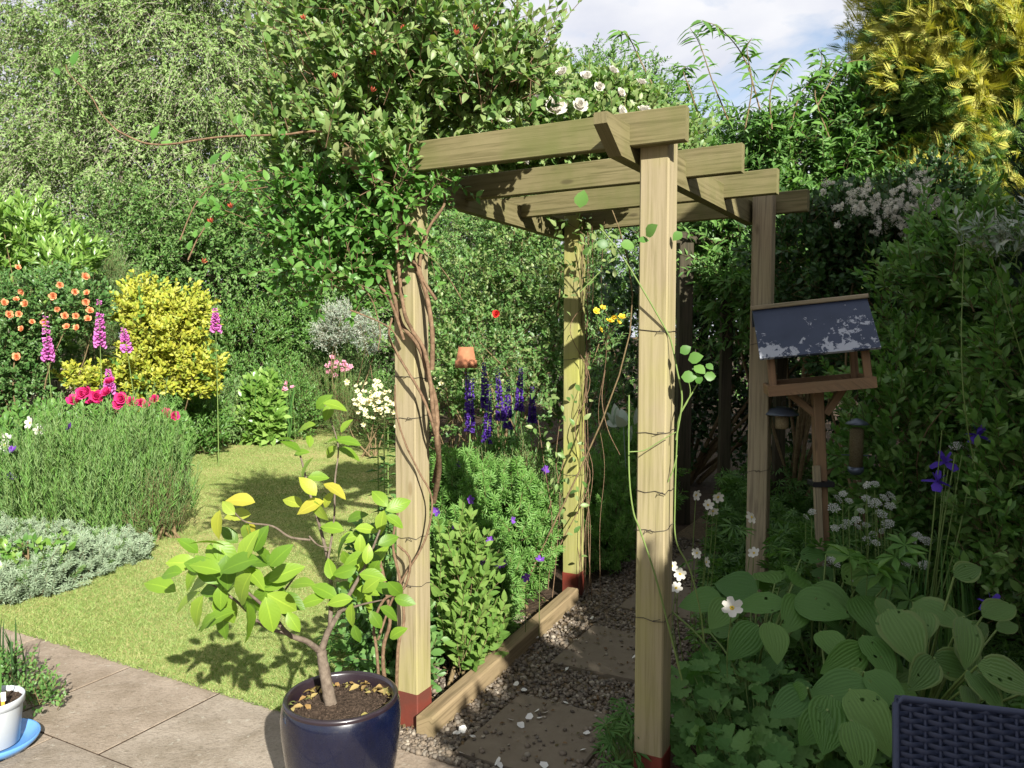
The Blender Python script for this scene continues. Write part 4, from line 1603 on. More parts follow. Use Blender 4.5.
def spike(name, label, cat, base, top, flow0, flow1, n, sz, mat, group, r=.05, leaves=8, leafT=T_lanc, leafsz=.16, leafmat_=None, down=-.25, tipgreen=True):
    t = thing(name, label, cat, base, group)
    base, top = np.asarray(base, float), np.asarray(top, float)
    g = Geo()
    mid = (base + top) / 2 + rng.normal(size=3) * .02
    P = tube(g, [base, mid, top], .007, .0025, 6, 0, 8)
    build('stem', g, M['greenstem'], t)
    g = Geo()
    f = np.sort(rng.uniform(0, 1, n)) ** .9
    zz = flow0 + (flow1 - flow0) * f
    k = np.clip((zz - base[2]) / (top[2] - base[2]), 0, 1) * (len(P) - 1)
    i0 = np.minimum(k.astype(int), len(P) - 2)
    c = P[i0] + (P[i0 + 1] - P[i0]) * (k - i0)[:, None]
    a = np.arange(n) * 2.399 + rng.normal(size=n) * .3
    d = np.stack([np.cos(a), np.sin(a), np.full(n, down)], 1)
    s = sz * (1 - .68 * f) * rng.uniform(.85, 1.15, n)
    scat(g, BELL, c + d * r * .12, d, UP, np.stack([s * .8, s, s * .8], 1))
    build('blossoms', g, mat, t)
    if leaves:
        g = Geo()
        a = rng.uniform(0, 6.28, leaves)
        zz = base[2] + (flow0 - base[2]) * rng.uniform(.02, .85, leaves)
        c = np.stack([np.interp(zz, P[:, 2], P[:, 0]), np.interp(zz, P[:, 2], P[:, 1]), zz], 1)
        d = np.stack([np.cos(a), np.sin(a), rng.uniform(.0, .6, leaves)], 1)
        scat(g, leafT, c, d, UP + rdir(leaves) * .3, leafsz * rng.uniform(.7, 1.1, leaves))
        build('leaves', g, leafmat_ or L_['fresh'], t)
    return t


FX = [(45, 312, 358, 8.9, 'pink foxglove spike leaning at the far left by the orange rose'),
      (99, 296, 346, 8.9, 'tallest pink foxglove spike just left of the golden shrub'),
      (123, 325, 352, 8.8, 'short pink foxglove spike in front of the golden shrub'),
      (108, 366, 394, 8.5, 'purplish foxglove spike low behind the red peonies'),
      (215, 305, 331, 9.4, 'pale pink foxglove spike right of the golden shrub')]
for x, y0, y1, d, lab in FX:
    tp_ = W(x, y0, d); b0 = W(x, y1, d)
    spike('foxglove', lab, 'foxglove', (tp_[0] + rng.normal() * .05, d + .05, 0), tp_, b0[2], tp_[2] - .03, 60, .062, F_['foxglove'], 'foxglove spikes in the left border')
LP = [(467, 372, 418, 6.1), (472, 378, 430, 6.0), (484, 362, 408, 6.2), (490, 380, 440, 5.9), (497, 366, 420, 6.2), (508, 378, 425, 6.4), (521, 366, 412, 6.3), (532, 386, 420, 6.4)]
LPL = ['dark purple lupin spike at the left end of the clump', 'purple lupin second from the left leaning right', 'tallest lupin with paler violet florets beside the terracotta pot', 'violet lupin spike reaching lowest in the clump', 'dark lupin spike in the middle of the clump', 'short dark lupin set back behind the others', 'tall dark purple lupin toward the right of the clump', 'shortest lupin at the right end by the rear post']
for (x, y0, y1, d), lab in zip(LP, LPL):
    tp_ = W(x, y0, d); b0 = W(x, y1, d)
    spike('lupin', lab, 'lupin', (tp_[0] + rng.normal() * .04, d + .03, 0), tp_, b0[2] - .03, tp_[2] - .01, 90, .036, F_['lupin'], 'purple lupin spikes seen through the pergola', r=.03, leaves=9, leafT=T_palm7, leafsz=.11, leafmat_=L_['fresh'], down=.25)

# peonies
pb = shrub('peony', 'leafy peony with crimson double blooms behind the feathery mound', 'peony', W(125, 470, 7.6) * np.array([1, 1, 0]),
           [(*W(100, 425, 7.6), .45, .3, .22), (*W(155, 430, 7.6), .3, .3, .2), (*W(125, 455, 7.6), .6, .35, .35)], 300, .2, 8, .09, T_lanc, L_['fresh'], clump=.2)
heads('peony', pb, [W(x, y - 5, 6.9) for x, y in [(88, 396), (80, 405), (96, 402), (101, 405), (110, 388), (122, 404), (141, 408), (155, 405), (165, 420), (174, 421), (131, 408), (74, 406), (83, 399), (93, 408), (118, 409), (146, 411), (108, 398)]], .056, toward=(.1, -.7, .6), tilt=.3)

# feathery mound, silver edging, left corner plants
shrub('feathery_mound', 'tall feathery green mound beside the lawn in the left border', 'perennial', W(110, 525, 6.5) * np.array([1, 1, 0]),
      [(*W(110, 468, 6.5), .52, .42, .44), (*W(60, 480, 6.4), .45, .4, .42), (*W(150, 475, 6.4), .30, .32, .40), (*W(120, 505, 6.1), .5, .35, .28)], 2100, .40, 22, .075, leaf_lo(.12, .2, .4, .15), L_['mound'], up=.4, spread=.65, clump=.75, shell=.2, extra_up=1.3, outward=.35, stemmat='greenstem', mat2=L_['fern'], frac2=.4)
shrub('rosemary_bush', 'small dark needled bush at the lawn end of the feathery mound', 'shrub', W(165, 528, 6.1) * np.array([1, 1, 0]),
      [(*W(163, 498, 6.1), .2, .2, .24), (*W(150, 510, 6.0), .2, .2, .2)], 380, .2, 14, .035, T_needle, L_['shrub'], up=.4, spread=.6, extra_up=.9)
sil = []
for (x, y, d, r) in ((100, 550, 5.6, .30), (60, 545, 5.75, .3), (125, 552, 5.5, .18), (30, 575, 5.2, .3), (10, 535, 5.8, .32), (75, 575, 5.15, .22), (15, 600, 4.75, .26), (45, 596, 4.85, .2)):
    p = W(x, y, d); p[2] = .03
    sil.append((*p, r * 1.08, r * 1.08, .14 + .04 * rng.normal()))
t = shrub('silver_artemisia', 'low silvery artemisia spreading along the lawn edge at the left', 'perennial', W(50, 580, 5.2) * np.array([1, 1, 0]), sil, 1150, .13, 12, .05, T_palm, L_['silver'], up=.3, spread=.8, clump=.3, shell=.5, stems=0, mat2=L_['mound'], frac2=.14, zmin=.0)
shrub('border_perennial', 'bushy leafy perennial at the left edge behind the feathery mound', 'perennial', W(15, 490, 7.0) * np.array([1, 1, 0]),
      [(*W(15, 455, 7.0), .4, .35, .38), (*W(-30, 470, 7.0), .5, .4, .45), (*W(40, 432, 7.3), .35, .3, .25)], 900, .2, 10, .075, T_oval, L_['fresh'], clump=.25)
wf = thing('white_aquilegia', 'plant with a few white flowers at the left edge of the border', 'perennial', W(15, 480, 6.6) * np.array([1, 1, 0]))
g = Geo()
pts = [W(x, y, 6.5) for x, y in ((30, 423), (6, 437), (5, 445), (40, 430))]
for p in pts:
    tube(g, [np.array([p[0] + .05, 6.7, 0]), p - UP * .25 + (.02, .04, 0), p], .004, .002, 5, 0, 6)
build('stems', g, M['greenstem'], wf)
heads('anemone', wf, pts, .045)
bf = thing('blue_aquilegia', 'plant with violet blue flowers low at the left edge', 'perennial', W(12, 500, 6.4) * np.array([1, 1, 0]))
g = Geo()
pts = [W(x, y, 6.3) for x, y in ((12, 452), (8, 478), (70, 428))]
for p in pts:
    tube(g, [np.array([p[0] + .05, 6.5, 0]), p - UP * .25 + (.02, .04, 0), p], .004, .002, 5, 0, 6)
build('stems', g, M['greenstem'], bf)
heads('geranium', bf, pts, .05)
shrub('yellow_leaved_plant', 'yellow green broad leaved seedling among the silver artemisia', 'perennial', W(35, 580, 5.0) * np.array([1, 1, 0]),
      [(*W(32, 545, 5.0), .2, .15, .16), (*W(20, 570, 4.9), .2, .12, .12)], 34, .16, 5, .085, T_mid, L_['laurel'], mat2=L_['fresh'], frac2=.55)

# weeds and blades in the corner by the grey pot
shrub('creeping_weed', 'small creeping weed on the paving behind the grey pot', 'weed', W(28, 700, 3.2) * np.array([1, 1, 0]),
      [(*(W(30, 690, 3.25) * np.array([1, 1, 0]) + UP * .07), .13, .12, .09), (*(W(5, 675, 3.4) * np.array([1, 1, 0]) + UP * .09), .15, .12, .12)], 150, .1, 8, .026, T_oval, L_['shrub'], stems=0)


def blades(name, label, cat, base, n, h, w, spreadr, mat, lean=.35, T=None, group=None, part='leaves', bend=.35):
    t = thing(name, label, cat, base, group)
    g = Geo()
    a = rng.uniform(0, 6.28, n)
    P = np.asarray(base, float) + np.stack([np.cos(a) * spreadr * rng.uniform(0, 1, n), np.sin(a) * spreadr * rng.uniform(0, 1, n), np.zeros(n)], 1)
    d = np.stack([np.cos(a) * lean, np.sin(a) * lean, np.ones(n)], 1) + rng.normal(size=(n, 3)) * .12
    N = np.stack([-np.cos(a), -np.sin(a), np.full(n, lean)], 1) * -1
    ln = h * rng.uniform(.6, 1.1, n)
    scat(g, T or blade_t(5, 1.0, bend), P, d, -N * -1, np.stack([np.full(n, w), ln, ln], 1))
    build(part, g, mat, t)
    return t


blades('young_bulb_plant', 'tuft of bright green strap leaves growing in the grey pot', 'pot plant', (gx + .01, gy, .19), 12, .28, .012, .05, L_['strap'], .22)
blades('grass_tuft', 'dark tall grass tuft on the paving edge behind the grey pot', 'weed', W(10, 668, 3.45) * np.array([1, 1, 0]), 16, .34, .012, .06, L_['dark'], .4)

# ------------------------------------------------------------------ far border beyond the lawn
FB = 'flower clumps along the far border'
blades('iris_clump', 'tall upright clump of sword leaves beyond the lawn', 'perennial', W(268, 400, 11.6) * np.array([1, 1, 0]), 110, 1.05, .022, .42, L_['strap'], .3)
blades('iris_clump', 'sword leaved clump seen between the pergola posts behind the lupins', 'perennial', W(505, 400, 8.6) * np.array([1, 1, 0]), 60, 1.25, .022, .28, L_['strap'], .16)
spec = [
    ('leafy green clump under the golden shrub near the peonies', 190, 425, 10.4, .5, .32, 'fresh', .08, T_lanc),
    ('round bright clump at the lawn edge right of the peonies', 160, 437, 9.6, .32, .25, 'fern', .07, T_palm),
    ('grey green clump at the lawn edge below the iris leaves', 225, 428, 11.4, .45, .3, 'mound', .07, T_lanc),
    ('mid green mound in front of the sword leaves', 285, 410, 12.0, .55, .45, 'fresh', .06, T_lanc),
    ('pale leaved clump at the lawn edge in the middle', 262, 422, 11.3, .28, .3, 'laurel', .14, T_oval),
    ('broad mound of fine foliage with pink flowers', 335, 385, 13.0, .75, .5, 'mound', .05, T_lanc),
    ('low green mound beside the cream daisies', 330, 410, 12.2, .5, .4, 'fresh', .05, T_needle),
    ('shaded green clump behind the left front post', 400, 415, 11.5, .5, .5, 'fresh', .06, T_lanc),
    ('tall bushy clump left of the variegated shrub', 250, 345, 13.0, .8, .8, 'fresh', .07, T_lanc),
    ('light green shrub behind the sword leaves', 300, 330, 13.2, .6, .7, 'fresh', .06, T_oval),
]
for lab, x, y, d, r, h, m, lf, T in spec:
    b = W(x, y, d); b[2] = 0
    zt = max(W(x, y - 42, d)[2], .3)
    shrub('border_clump', lab, 'perennial', b, [(b[0], b[1], zt * .55, r, r * .7, zt * .55), (b[0] + .5 * r, b[1] - .1, zt * .4, r * .6, r * .5, zt * .42), (b[0] - .6 * r, b[1], zt * .4, r * .55, r * .5, zt * .4)], int(560 * (r / .5) ** 1.5), .22, 10, lf * 1.15, T, L_[m], FB, up=.35, clump=.2, extra_up=.6, stems=0)
cd = shrub('cream_daisy', 'cloud of small cream flowers at the far right end of the lawn', 'perennial', W(370, 420, 10.2) * np.array([1, 1, 0]),
           [(*W(372, 412, 10.2), .33, .3, .3), (*W(392, 405, 10.1), .25, .3, .3), (*W(350, 418, 10.2), .18, .2, .2)], 420, .16, 10, .04, T_needle, L_['mound'], up=.4, extra_up=.7)
for i in range(85):
    x = rng.normal(372, 15); y = 398 + rng.normal(0, 9) + abs(x - 372) * .2
    inst('blossom', HM['daisy'], cd, W(x, y, 9.85 + rng.normal() * .12), nrm(np.array([.1, -.8, .7]) + rng.normal(size=3) * .3), .032 * rng.uniform(.7, 1.2))
cd2 = shrub('cream_daisy', 'cream flowered clump behind the lupins left of the terracotta pot', 'perennial', W(450, 400, 10.0) * np.array([1, 1, 0]),
            [(*W(452, 395, 9.8), .3, .3, .3), (*W(425, 402, 9.8), .25, .3, .3)], 300, .16, 10, .04, T_needle, L_['mound'], up=.4, extra_up=.7)
for i in range(34):
    inst('blossom', HM['daisy'], cd2, W(rng.normal(452, 10), rng.normal(382, 8), 9.5 + rng.normal() * .1), nrm(np.array([.1, -.8, .7]) + rng.normal(size=3) * .3), .032 * rng.uniform(.7, 1.2))
pk = thing('pink_geranium', 'patch of small pink flowers in the middle of the far border', 'perennial', W(340, 400, 12.5) * np.array([1, 1, 0]))
pts = [W(340 + rng.normal() * 9, 366 + rng.normal() * 4, 12.5) for _ in range(22)] + [W(287 + rng.normal() * 4, 391 + rng.normal() * 4, 11.4) for _ in range(6)]
g = Geo()
for p in pts:
    tube(g, [(p[0], p[1] + .1, .0), p], .004, .002, 4, 0, 1)
build('stems', g, M['greenstem'], pk)
heads('pink', pk, pts, .045)
shrub('variegated_shrub', 'silvery white variegated shrub beyond the far border', 'shrub', W(345, 370, 12.6) * np.array([1, 1, 0]),
      [(*W(345, 320, 12.4), .42, .4, .34), (*W(370, 335, 12.3), .28, .3, .25), (*W(330, 333, 12.4), .3, .3, .25)], 620, .2, 12, .05, T_lon, L_['greyvar'], up=.3, clump=.3)
tp_ = W(466, 357, 7.4)
tpot = thing('terracotta_pot', 'small terracotta pot upturned on a cane behind the lupins', 'flower pot', (tp_[0], tp_[1], 0))
g = Geo(); lathe(g, [(0, .085), (.07, .095), (.09, -.03), (.103, -.03), (.107, -.1), (.095, -.1), (.08, -.02)], tp_, 28)
build('pot_body', g, M['terracotta'], tpot)
g = Geo(); tube(g, [(tp_[0], tp_[1], 0), tp_ + UP * .08], .008, n=1)
build('cane', g, M['twig'], tpot)
rr_ = W(497, 314, 8.0)
rrose = shrub('red_rose', 'thin rose bush bearing one red bloom behind the pergola', 'rose bush', (rr_[0], 8.2, 0), [(rr_[0], 8.2, 1.4, .4, .3, .5), (rr_[0] + .2, 8.2, .8, .4, .3, .5)], 170, .2, 8, .045, T_oval, L_['rose'])
heads('red', rrose, [rr_], .045)

# ------------------------------------------------------------------ shrubs seen through and behind the pergola
PB = 'shrubs behind the pergola'
shrub('old_apple_bush', 'tangled light green bush filling the view through the pergola', 'shrub', (-.1, 9.6, 0),
      [(-.25, 9.6, 2.0, .85, .6, .9), (.6, 9.5, 2.1, .75, .6, .9), (.1, 9.7, 2.9, .8, .6, .5), (-.6, 9.4, 1.2, .6, .5, .8), (.7, 9.3, 1.1, .6, .5, .8)], 2500, .30, 10, .07, T_oval, L_['honey'], PB, clump=.9, shell=.25, mat2=L_['shrub'], frac2=.45, stems=14, stem_r=.02)
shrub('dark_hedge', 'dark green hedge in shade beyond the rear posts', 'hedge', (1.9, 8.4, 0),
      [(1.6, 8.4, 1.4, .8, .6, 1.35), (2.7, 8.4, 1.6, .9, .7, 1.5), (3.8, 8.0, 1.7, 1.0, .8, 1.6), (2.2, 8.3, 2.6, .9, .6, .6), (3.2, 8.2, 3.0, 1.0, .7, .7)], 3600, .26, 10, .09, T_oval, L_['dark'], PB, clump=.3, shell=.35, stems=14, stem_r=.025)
shrub('tall_shrub', 'tall arching shrub against the sky right of the pergola', 'shrub', (2.5, 6.9, 0),
      [(1.85, 6.9, 2.75, .55, .55, .55), (2.5, 6.8, 3.0, .6, .55, .65), (3.2, 6.8, 2.9, .6, .6, .7), (2.2, 6.7, 2.1, .8, .6, .6), (3.2, 6.6, 2.0, .8, .6, .7), (3.9, 6.6, 2.6, .6, .5, .8), (2.9, 6.7, 3.45, .45, .4, .4), (2.1, 6.8, 3.2, .4, .4, .3), (3.4, 6.6, 3.3, .45, .4, .5)], 4200, .34, 12, .11, T_lanc, L_['shrub'], PB, mat2=L_['fresh'], frac2=.3, clump=.3, shell=.35, stems=14, stem_r=.02, up=.1, droop=.2)
# its long wands against the sky
wand = thing('wand_shrub', 'slender arching wands with drooping leaves against the clouds', 'shrub', (2.4, 6.6, 0), PB)
g, gl = Geo(), Geo()
for pts in ([(728, 120), (712, 80), (700, 45), (690, 28)], [(760, 110), (745, 60), (722, 30), (702, 20)], [(700, 120), (690, 90), (683, 70), (688, 66)], [(830, 140), (815, 95), (822, 60), (818, 48)], [(790, 130), (800, 95), (818, 75), (840, 55)], [(745, 130), (752, 85), (747, 50), (752, 38)], [(815, 110), (835, 75), (850, 62), (870, 60)], [(660, 100), (640, 60), (628, 36), (618, 30)], [(772, 130), (770, 95), (778, 70), (790, 58)]):
    P = smooth_path([W(x, y, 6.4) for x, y in pts], 6)
    tube(gl, P, .007, .002, 5, 0, 1)
    k = len(P)
    D = nrm(np.gradient(P, axis=0))
    for s in (-1, 1):
        d = nrm(D * .5 + np.stack([np.full(k, s * .8), rng.normal(size=k) * .5, rng.uniform(-1.1, .0, k)], 1))
        scat(g, T_lanc, P, d, UP + SV + rdir(k) * .8, .14 * rng.uniform(.6, 1.1, k))
build('foliage', g, L_['fresh'], wand)
build('stems', gl, M['twig'], wand)
tree('holly_tree', 'dark broadleaf tree between the pergola and the golden conifer', (3.9, 7.6, 0), 3.9,
     [(3.6, 7.5, 2.9, .8, .7, .9), (4.3, 7.4, 2.4, .8, .7, 1.1), (3.4, 7.5, 2.0, .8, .6, .8)], 1800, .26, 11, .085, T_oval, L_['shrub'], M['barktree'], .07, 8, PB, droop=.2, up=.1)
yf = shrub('yellow_loosestrife', 'small plant with yellow flowers in shade behind the rear post', 'perennial', W(605, 420, 6.6) * np.array([1, 1, 0]), [(*W(605, 350, 6.6), .2, .2, .4), (*W(600, 400, 6.6), .25, .2, .5)], 160, .2, 8, .06, T_lanc, L_['shrub'])
heads('yellow', yf, [W(x, y, 6.3) for x, y in ((596, 312), (614, 316), (618, 322), (610, 322), (603, 308), (600, 330), (622, 318))], .032)
vw = thing('white_flag_iris', 'pale variegated leaf clump in shade left of the right front post', 'perennial', W(616, 440, 5.6) * np.array([1, 1, 0]))
g = Geo()
P = np.repeat([W(622, 440, 5.6)], 9, 0) + rng.normal(size=(9, 3)) * .05
P[:, 2] = W(616, 425, 5.6)[2]
scat(g, T_mid, P, rdir(9) * .7 + UP * .5, rdir(9) + np.array([0, -1, .5]), .16 * rng.uniform(.7, 1.1, 9))
tube(g, [(P[0, 0], 5.6, 0), P.mean(0)], .006, .004, 5, 0, 3)
build('leaves', g, L_['greyvar'], vw)

# ------------------------------------------------------------------ right hand side
gc = thing('golden_conifer', 'golden yellow conifer towering in the top right corner', 'conifer', (4.0, 6.6, 0))
g, gi = Geo(), Geo()
lob = [(4.05, 6.6, 3.2, 1.15, 1.0, 1.5), (3.75, 6.5, 4.3, .8, .8, .9), (4.6, 6.5, 4.4, .95, .9, 1.2), (4.1, 6.5, 5.2, .85, .8, 1.1), (4.9, 6.5, 2.9, .9, .8, 1.4), (3.4, 6.4, 3.6, .45, .5, .6), (4.3, 6.0, 3.0, .9, .6, 1.0)]
P, N = blob(42000, lob, .80, .2, .4)
D = nrm(N * .45 + rdir(len(P)) * .55 + UP * .35)
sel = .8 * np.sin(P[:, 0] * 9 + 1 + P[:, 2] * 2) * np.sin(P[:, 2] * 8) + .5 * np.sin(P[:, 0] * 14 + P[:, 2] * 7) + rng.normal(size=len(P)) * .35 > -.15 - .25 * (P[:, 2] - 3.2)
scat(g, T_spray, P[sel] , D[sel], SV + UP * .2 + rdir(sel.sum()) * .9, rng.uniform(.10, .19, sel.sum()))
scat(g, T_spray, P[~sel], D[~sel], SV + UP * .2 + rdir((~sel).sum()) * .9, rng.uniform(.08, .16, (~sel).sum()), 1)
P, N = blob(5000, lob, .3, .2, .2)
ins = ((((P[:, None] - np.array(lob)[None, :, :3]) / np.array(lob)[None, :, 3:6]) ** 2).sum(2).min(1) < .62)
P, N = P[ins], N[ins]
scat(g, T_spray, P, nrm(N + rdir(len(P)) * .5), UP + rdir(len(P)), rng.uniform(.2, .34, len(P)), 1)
build('foliage', g, [L_['goldconifer'], L_['conifer']], gc)
g = Geo(); tube(g, [(4.1, 6.6, -.05), (4.1, 6.6, 3), (4.1, 6.5, 5.6)], .13, .03, 9)
build('trunk', g, M['barktree'], gc)

dc = thing('dark_conifer', 'dark blue green clipped conifer at the right edge', 'conifer', (2.79, 3.6, 0))
g = Geo()
P, N = blob(2600, [(2.79, 3.6, 1.5, .43, .43, 1.38), (2.79, 3.6, 2.2, .42, .42, .75)], .75, .1, .06)
scat(g, T_spray, P, nrm(N + UP * .9 + rdir(len(P)) * .2), N + rdir(len(P)) * .3, rng.uniform(.09, .17, len(P)))
build('foliage', g, L_['bluecon'], dc)
g = Geo(); tube(g, [(2.79, 3.6, -.05), (2.79, 3.6, 1.5), (2.79, 3.6, 2.7)], .06, .02, 8)
build('trunk', g, M['barktree'], dc)

shrub('deutzia_shrub', 'large leafy green shrub in shade filling the right edge', 'shrub', (2.55, 4.3, 0),
      [(2.55, 4.45, 1.55, .50, .45, .62), (2.15, 4.3, 1.05, .36, .4, .55), (2.75, 4.0, 1.1, .45, .4, .7), (2.5, 4.2, .6, .5, .4, .5), (2.45, 4.3, 2.0, .38, .4, .35), (2.9, 4.2, 1.8, .4, .4, .5), (2.25, 3.5, 1.5, .28, .25, .42), (2.2, 3.4, .9, .28, .25, .5), (2.5, 3.2, 1.3, .3, .2, .5)], 3200, .2, 11, .075, leaf_t(2, .46, .2, .2, .5), L_['deutzia'], up=.25, clump=.35, shell=.4, stems=9, stem_r=.006, extra_up=.5, mat2=L_['fresh'], frac2=.6)
sh2 = shrub('firethorn', 'white flowering firethorn in shade right of the rear post', 'shrub', W(880, 400, 5.5) * np.array([1, 1, 0]),
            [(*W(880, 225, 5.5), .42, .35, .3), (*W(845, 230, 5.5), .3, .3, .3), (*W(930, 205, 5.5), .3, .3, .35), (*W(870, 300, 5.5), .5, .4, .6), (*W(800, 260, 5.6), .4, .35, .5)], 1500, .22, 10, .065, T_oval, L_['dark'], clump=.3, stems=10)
pts = [W(x, y, 5.15 + rng.normal() * .05) for x, y in ((846, 202), (838, 208), (853, 206), (860, 203), (866, 212), (875, 205), (883, 208), (870, 200), (888, 214), (895, 206), (902, 198), (908, 190), (915, 182), (918, 193), (910, 203), (898, 215), (905, 222), (913, 214), (922, 205), (928, 212), (862, 220), (880, 222), (893, 228), (910, 232), (935, 200), (920, 224))]
pts = [p + rng.normal(size=3) * .05 for p in pts for _ in range(4)]
heads('panicle', sh2, pts[:100], .030, toward=(0, -.8, .5), name='blossom_cluster', tilt=.8)
vs2 = shrub('variegated_dogwood', 'white edged leafy spray high on the right side', 'shrub', W(1040, 420, 3.8) * np.array([1, 1, 0]),
            [(*W(1000, 238, 3.3), .12, .12, .06), (*W(972, 232, 3.3), .07, .1, .04), (*W(1035, 225, 3.3), .12, .12, .08)], 70, .13, 8, .065, T_lanc, L_['greyvar'], stems=2, stem_r=.004, stemmat='greenstem', mat2=L_['shrub'], frac2=.3)

# hostas: each clump a plant with its own leaves
HT_ = [leaf_t(9, .72, .18, .22, .40, .008), leaf_t(9, .64, .26, .10, .42, .012), leaf_t(9, .78, .12, .34, .38, .015)]


def hosta(label, leaves, mat, base):
    t = thing('hosta', label, 'hosta', base, 'hostas in the shaded bed')
    g, gs = Geo(), Geo()
    b = np.asarray(base, float)
    extra = [(x + rng.normal() * 26, y + 6 + rng.normal() * 16, d + rng.uniform(.0, .3), ang + rng.normal() * .9, tilt + rng.normal() * .25, L * rng.uniform(.55, .85)) for (x, y, d, ang, tilt, L) in leaves for _ in range(2)]
    for (x, y, d, ang, tilt, L) in list(leaves) + extra:
        # blade attached at its stalk end; ang = direction the tip points in the horizontal plane
        c = W(x, y, d)
        dirv = np.array([math.cos(ang), math.sin(ang), tilt])
        dirv = nrm(dirv)
        N = nrm(UP * .8 + np.array([0, -.7, 0]) + rng.normal(size=3) * .22)
        s = c - dirv * L * .5
        L *= .76
        s = c - dirv * L * .5
        scat(g, HT_[rng.integers(3)], [s], [dirv], [N], [[L * rng.uniform(.85, 1.1), L, L]])
        m = (s + b) / 2 + UP * .06
        tube(gs, [b + rng.normal(size=3) * .02 * np.array([1, 1, 0]), m, s], .006, .004, 6, 0, 6)
    build('leaves', g, mat, t)
    build('stalks', gs, M['greenstem'], t)
    return t


a = -PI / 2
hosta('hosta with upright two toned leaves just behind the rattan chair', [
    (968, 640, 2.55, -1.9, -.75, .24), (905, 632, 2.6, -1.4, -.5, .27), (938, 612, 2.75, -1.0, -.1, .24), (1010, 676, 2.4, -.4, -.2, .24), (925, 672, 2.5, -2.4, -.3, .22), (985, 690, 2.4, -1.3, -.5, .2), (1000, 610, 2.8, .3, .2, .22)], L_['hostavar'], (1.42, 2.75, 0))
hosta('hosta with broad mid green leaves left of the rattan chair', [
    (845, 660, 2.6, -2.7, -.25, .27), (880, 655, 2.6, -1.3, -.45, .24), (838, 688, 2.45, 3.0, -.25, .25), (830, 722, 2.3, -2.0, -.6, .24), (872, 716, 2.3, -1.2, -.5, .26), (790, 702, 2.4, -2.8, -.3, .18), (888, 690, 2.4, -.9, -.4, .22), (860, 745, 2.2, -1.6, -.6, .2)], L_['hosta'], (1.10, 2.62, 0))
hosta('hosta with smooth pointed leaves behind the white anemone', [
    (795, 612, 3.1, -2.1, -.3, .28), (760, 605, 3.2, 2.9, -.1, .28), (745, 640, 3.0, -2.5, -.5, .24), (820, 605, 3.1, -.6, .0, .28), (775, 640, 2.9, -1.6, -.6, .22), (735, 585, 3.4, 2.6, .1, .26), (700, 600, 3.4, 2.9, -.1, .26), (722, 612, 3.3, -2.3, -.3, .24), (800, 575, 3.4, .9, .2, .24), (768, 572, 3.5, 1.6, .3, .24)], L_['hosta'], (1.0, 3.2, 0))
hosta('hosta beside the foot of the bird table post', [
    (830, 600, 3.3, -1.0, -.1, .3), (870, 612, 3.1, -1.4, -.4, .26), (880, 590, 3.3, -.3, .1, .26), (800, 590, 3.5, 2.9, .1, .24), (855, 575, 3.5, .6, .2, .24)], L_['hosta'], (1.35, 3.4, 0))
# lady's mantle near the front post
lm = thing('ladys_mantle', 'scalloped lady\'s mantle leaves spreading at the foot of the right front post', 'perennial', (.82, 2.5, 0))
g, gs = Geo(), Geo()
n = 260
n = 420
P = np.stack([rng.uniform(.58, 1.15, n), rng.uniform(2.1, 3.15, n), np.zeros(n)], 1)
P[:, 2] = .05 + .30 * rng.uniform(.2, 1, n) * (1 - ((P[:, 0] - .85) / .45) ** 2 * .5)
N = nrm(UP + np.array([0, -.5, 0]) + rng.normal(size=(n, 3)) * .35)
scat(g, T_scal, P, rdir(n) * np.array([1, 1, .2]), N, rng.uniform(.045, .095, n))
for p in P[::2]:
    tube(gs, [(.85 + (p[0] - .85) * .3, 2.5 + (p[1] - 2.5) * .3, 0), p], .002, .0015, 4, 0, 1)
build('leaves', g, L_['mantle'], lm)
build('stalks', gs, M['greenstem'], lm)
lm2 = thing('ladys_mantle', 'smaller lady\'s mantle spilling onto the path left of the right front post', 'perennial', (.40, 2.62, 0))
g = Geo()
n = 34
P = np.stack([rng.uniform(.32, .46, n), rng.uniform(2.60, 2.95, n), rng.uniform(.04, .24, n)], 1)
scat(g, T_palm7, P, rdir(n) * np.array([1, 1, .2]), UP + np.array([-.3, -.4, 0]) + rdir(n) * .3, rng.uniform(.05, .09, n))
gs = Geo()
for p in P:
    tube(gs, [(.43, 2.72, 0), p], .002, .0015, 4, 0, 1)
build('leaves', g, L_['mantle'], lm2)
build('stalks', gs, M['greenstem'], lm2)

# anemones and umbels in the shade
an = thing('anemone', 'white anemones on thin stems right of the right front post', 'anemone', (.95, 3.3, 0))
g = Geo()
pts = [W(x, y, d) for x, y, d in ((732, 608, 2.75), (672, 566, 3.4), (697, 553, 3.5), (706, 562, 3.5), (680, 574, 3.4), (676, 588, 3.3), (696, 495, 3.9), (718, 497, 3.9), (713, 511, 3.9), (752, 517, 3.7), (754, 553, 3.7), (708, 505, 3.9))]
for p in pts:
    tube(g, [(p[0] * .7 + .28, p[1] + .1, 0), p * .6 + np.array([p[0] * .4, p[1] * .4 + .05, .02]), p], .0025, .0018, 5, 0, 6)
build('stems', g, M['greenstem'], an)
for i, p in enumerate(pts):
    inst('blossom', HM['anemone'], an, p, nrm(np.array([rng.normal() * .6, -.8, .3 + rng.normal() * .5])), (.038 if i == 0 else .028) * rng.uniform(.85, 1.1), rng.uniform(0, 6))
um = thing('white_umbels', 'clump of white lacy umbels around the bird table post', 'perennial', (1.62, 4.0, 0))
g, gl = Geo(), Geo()
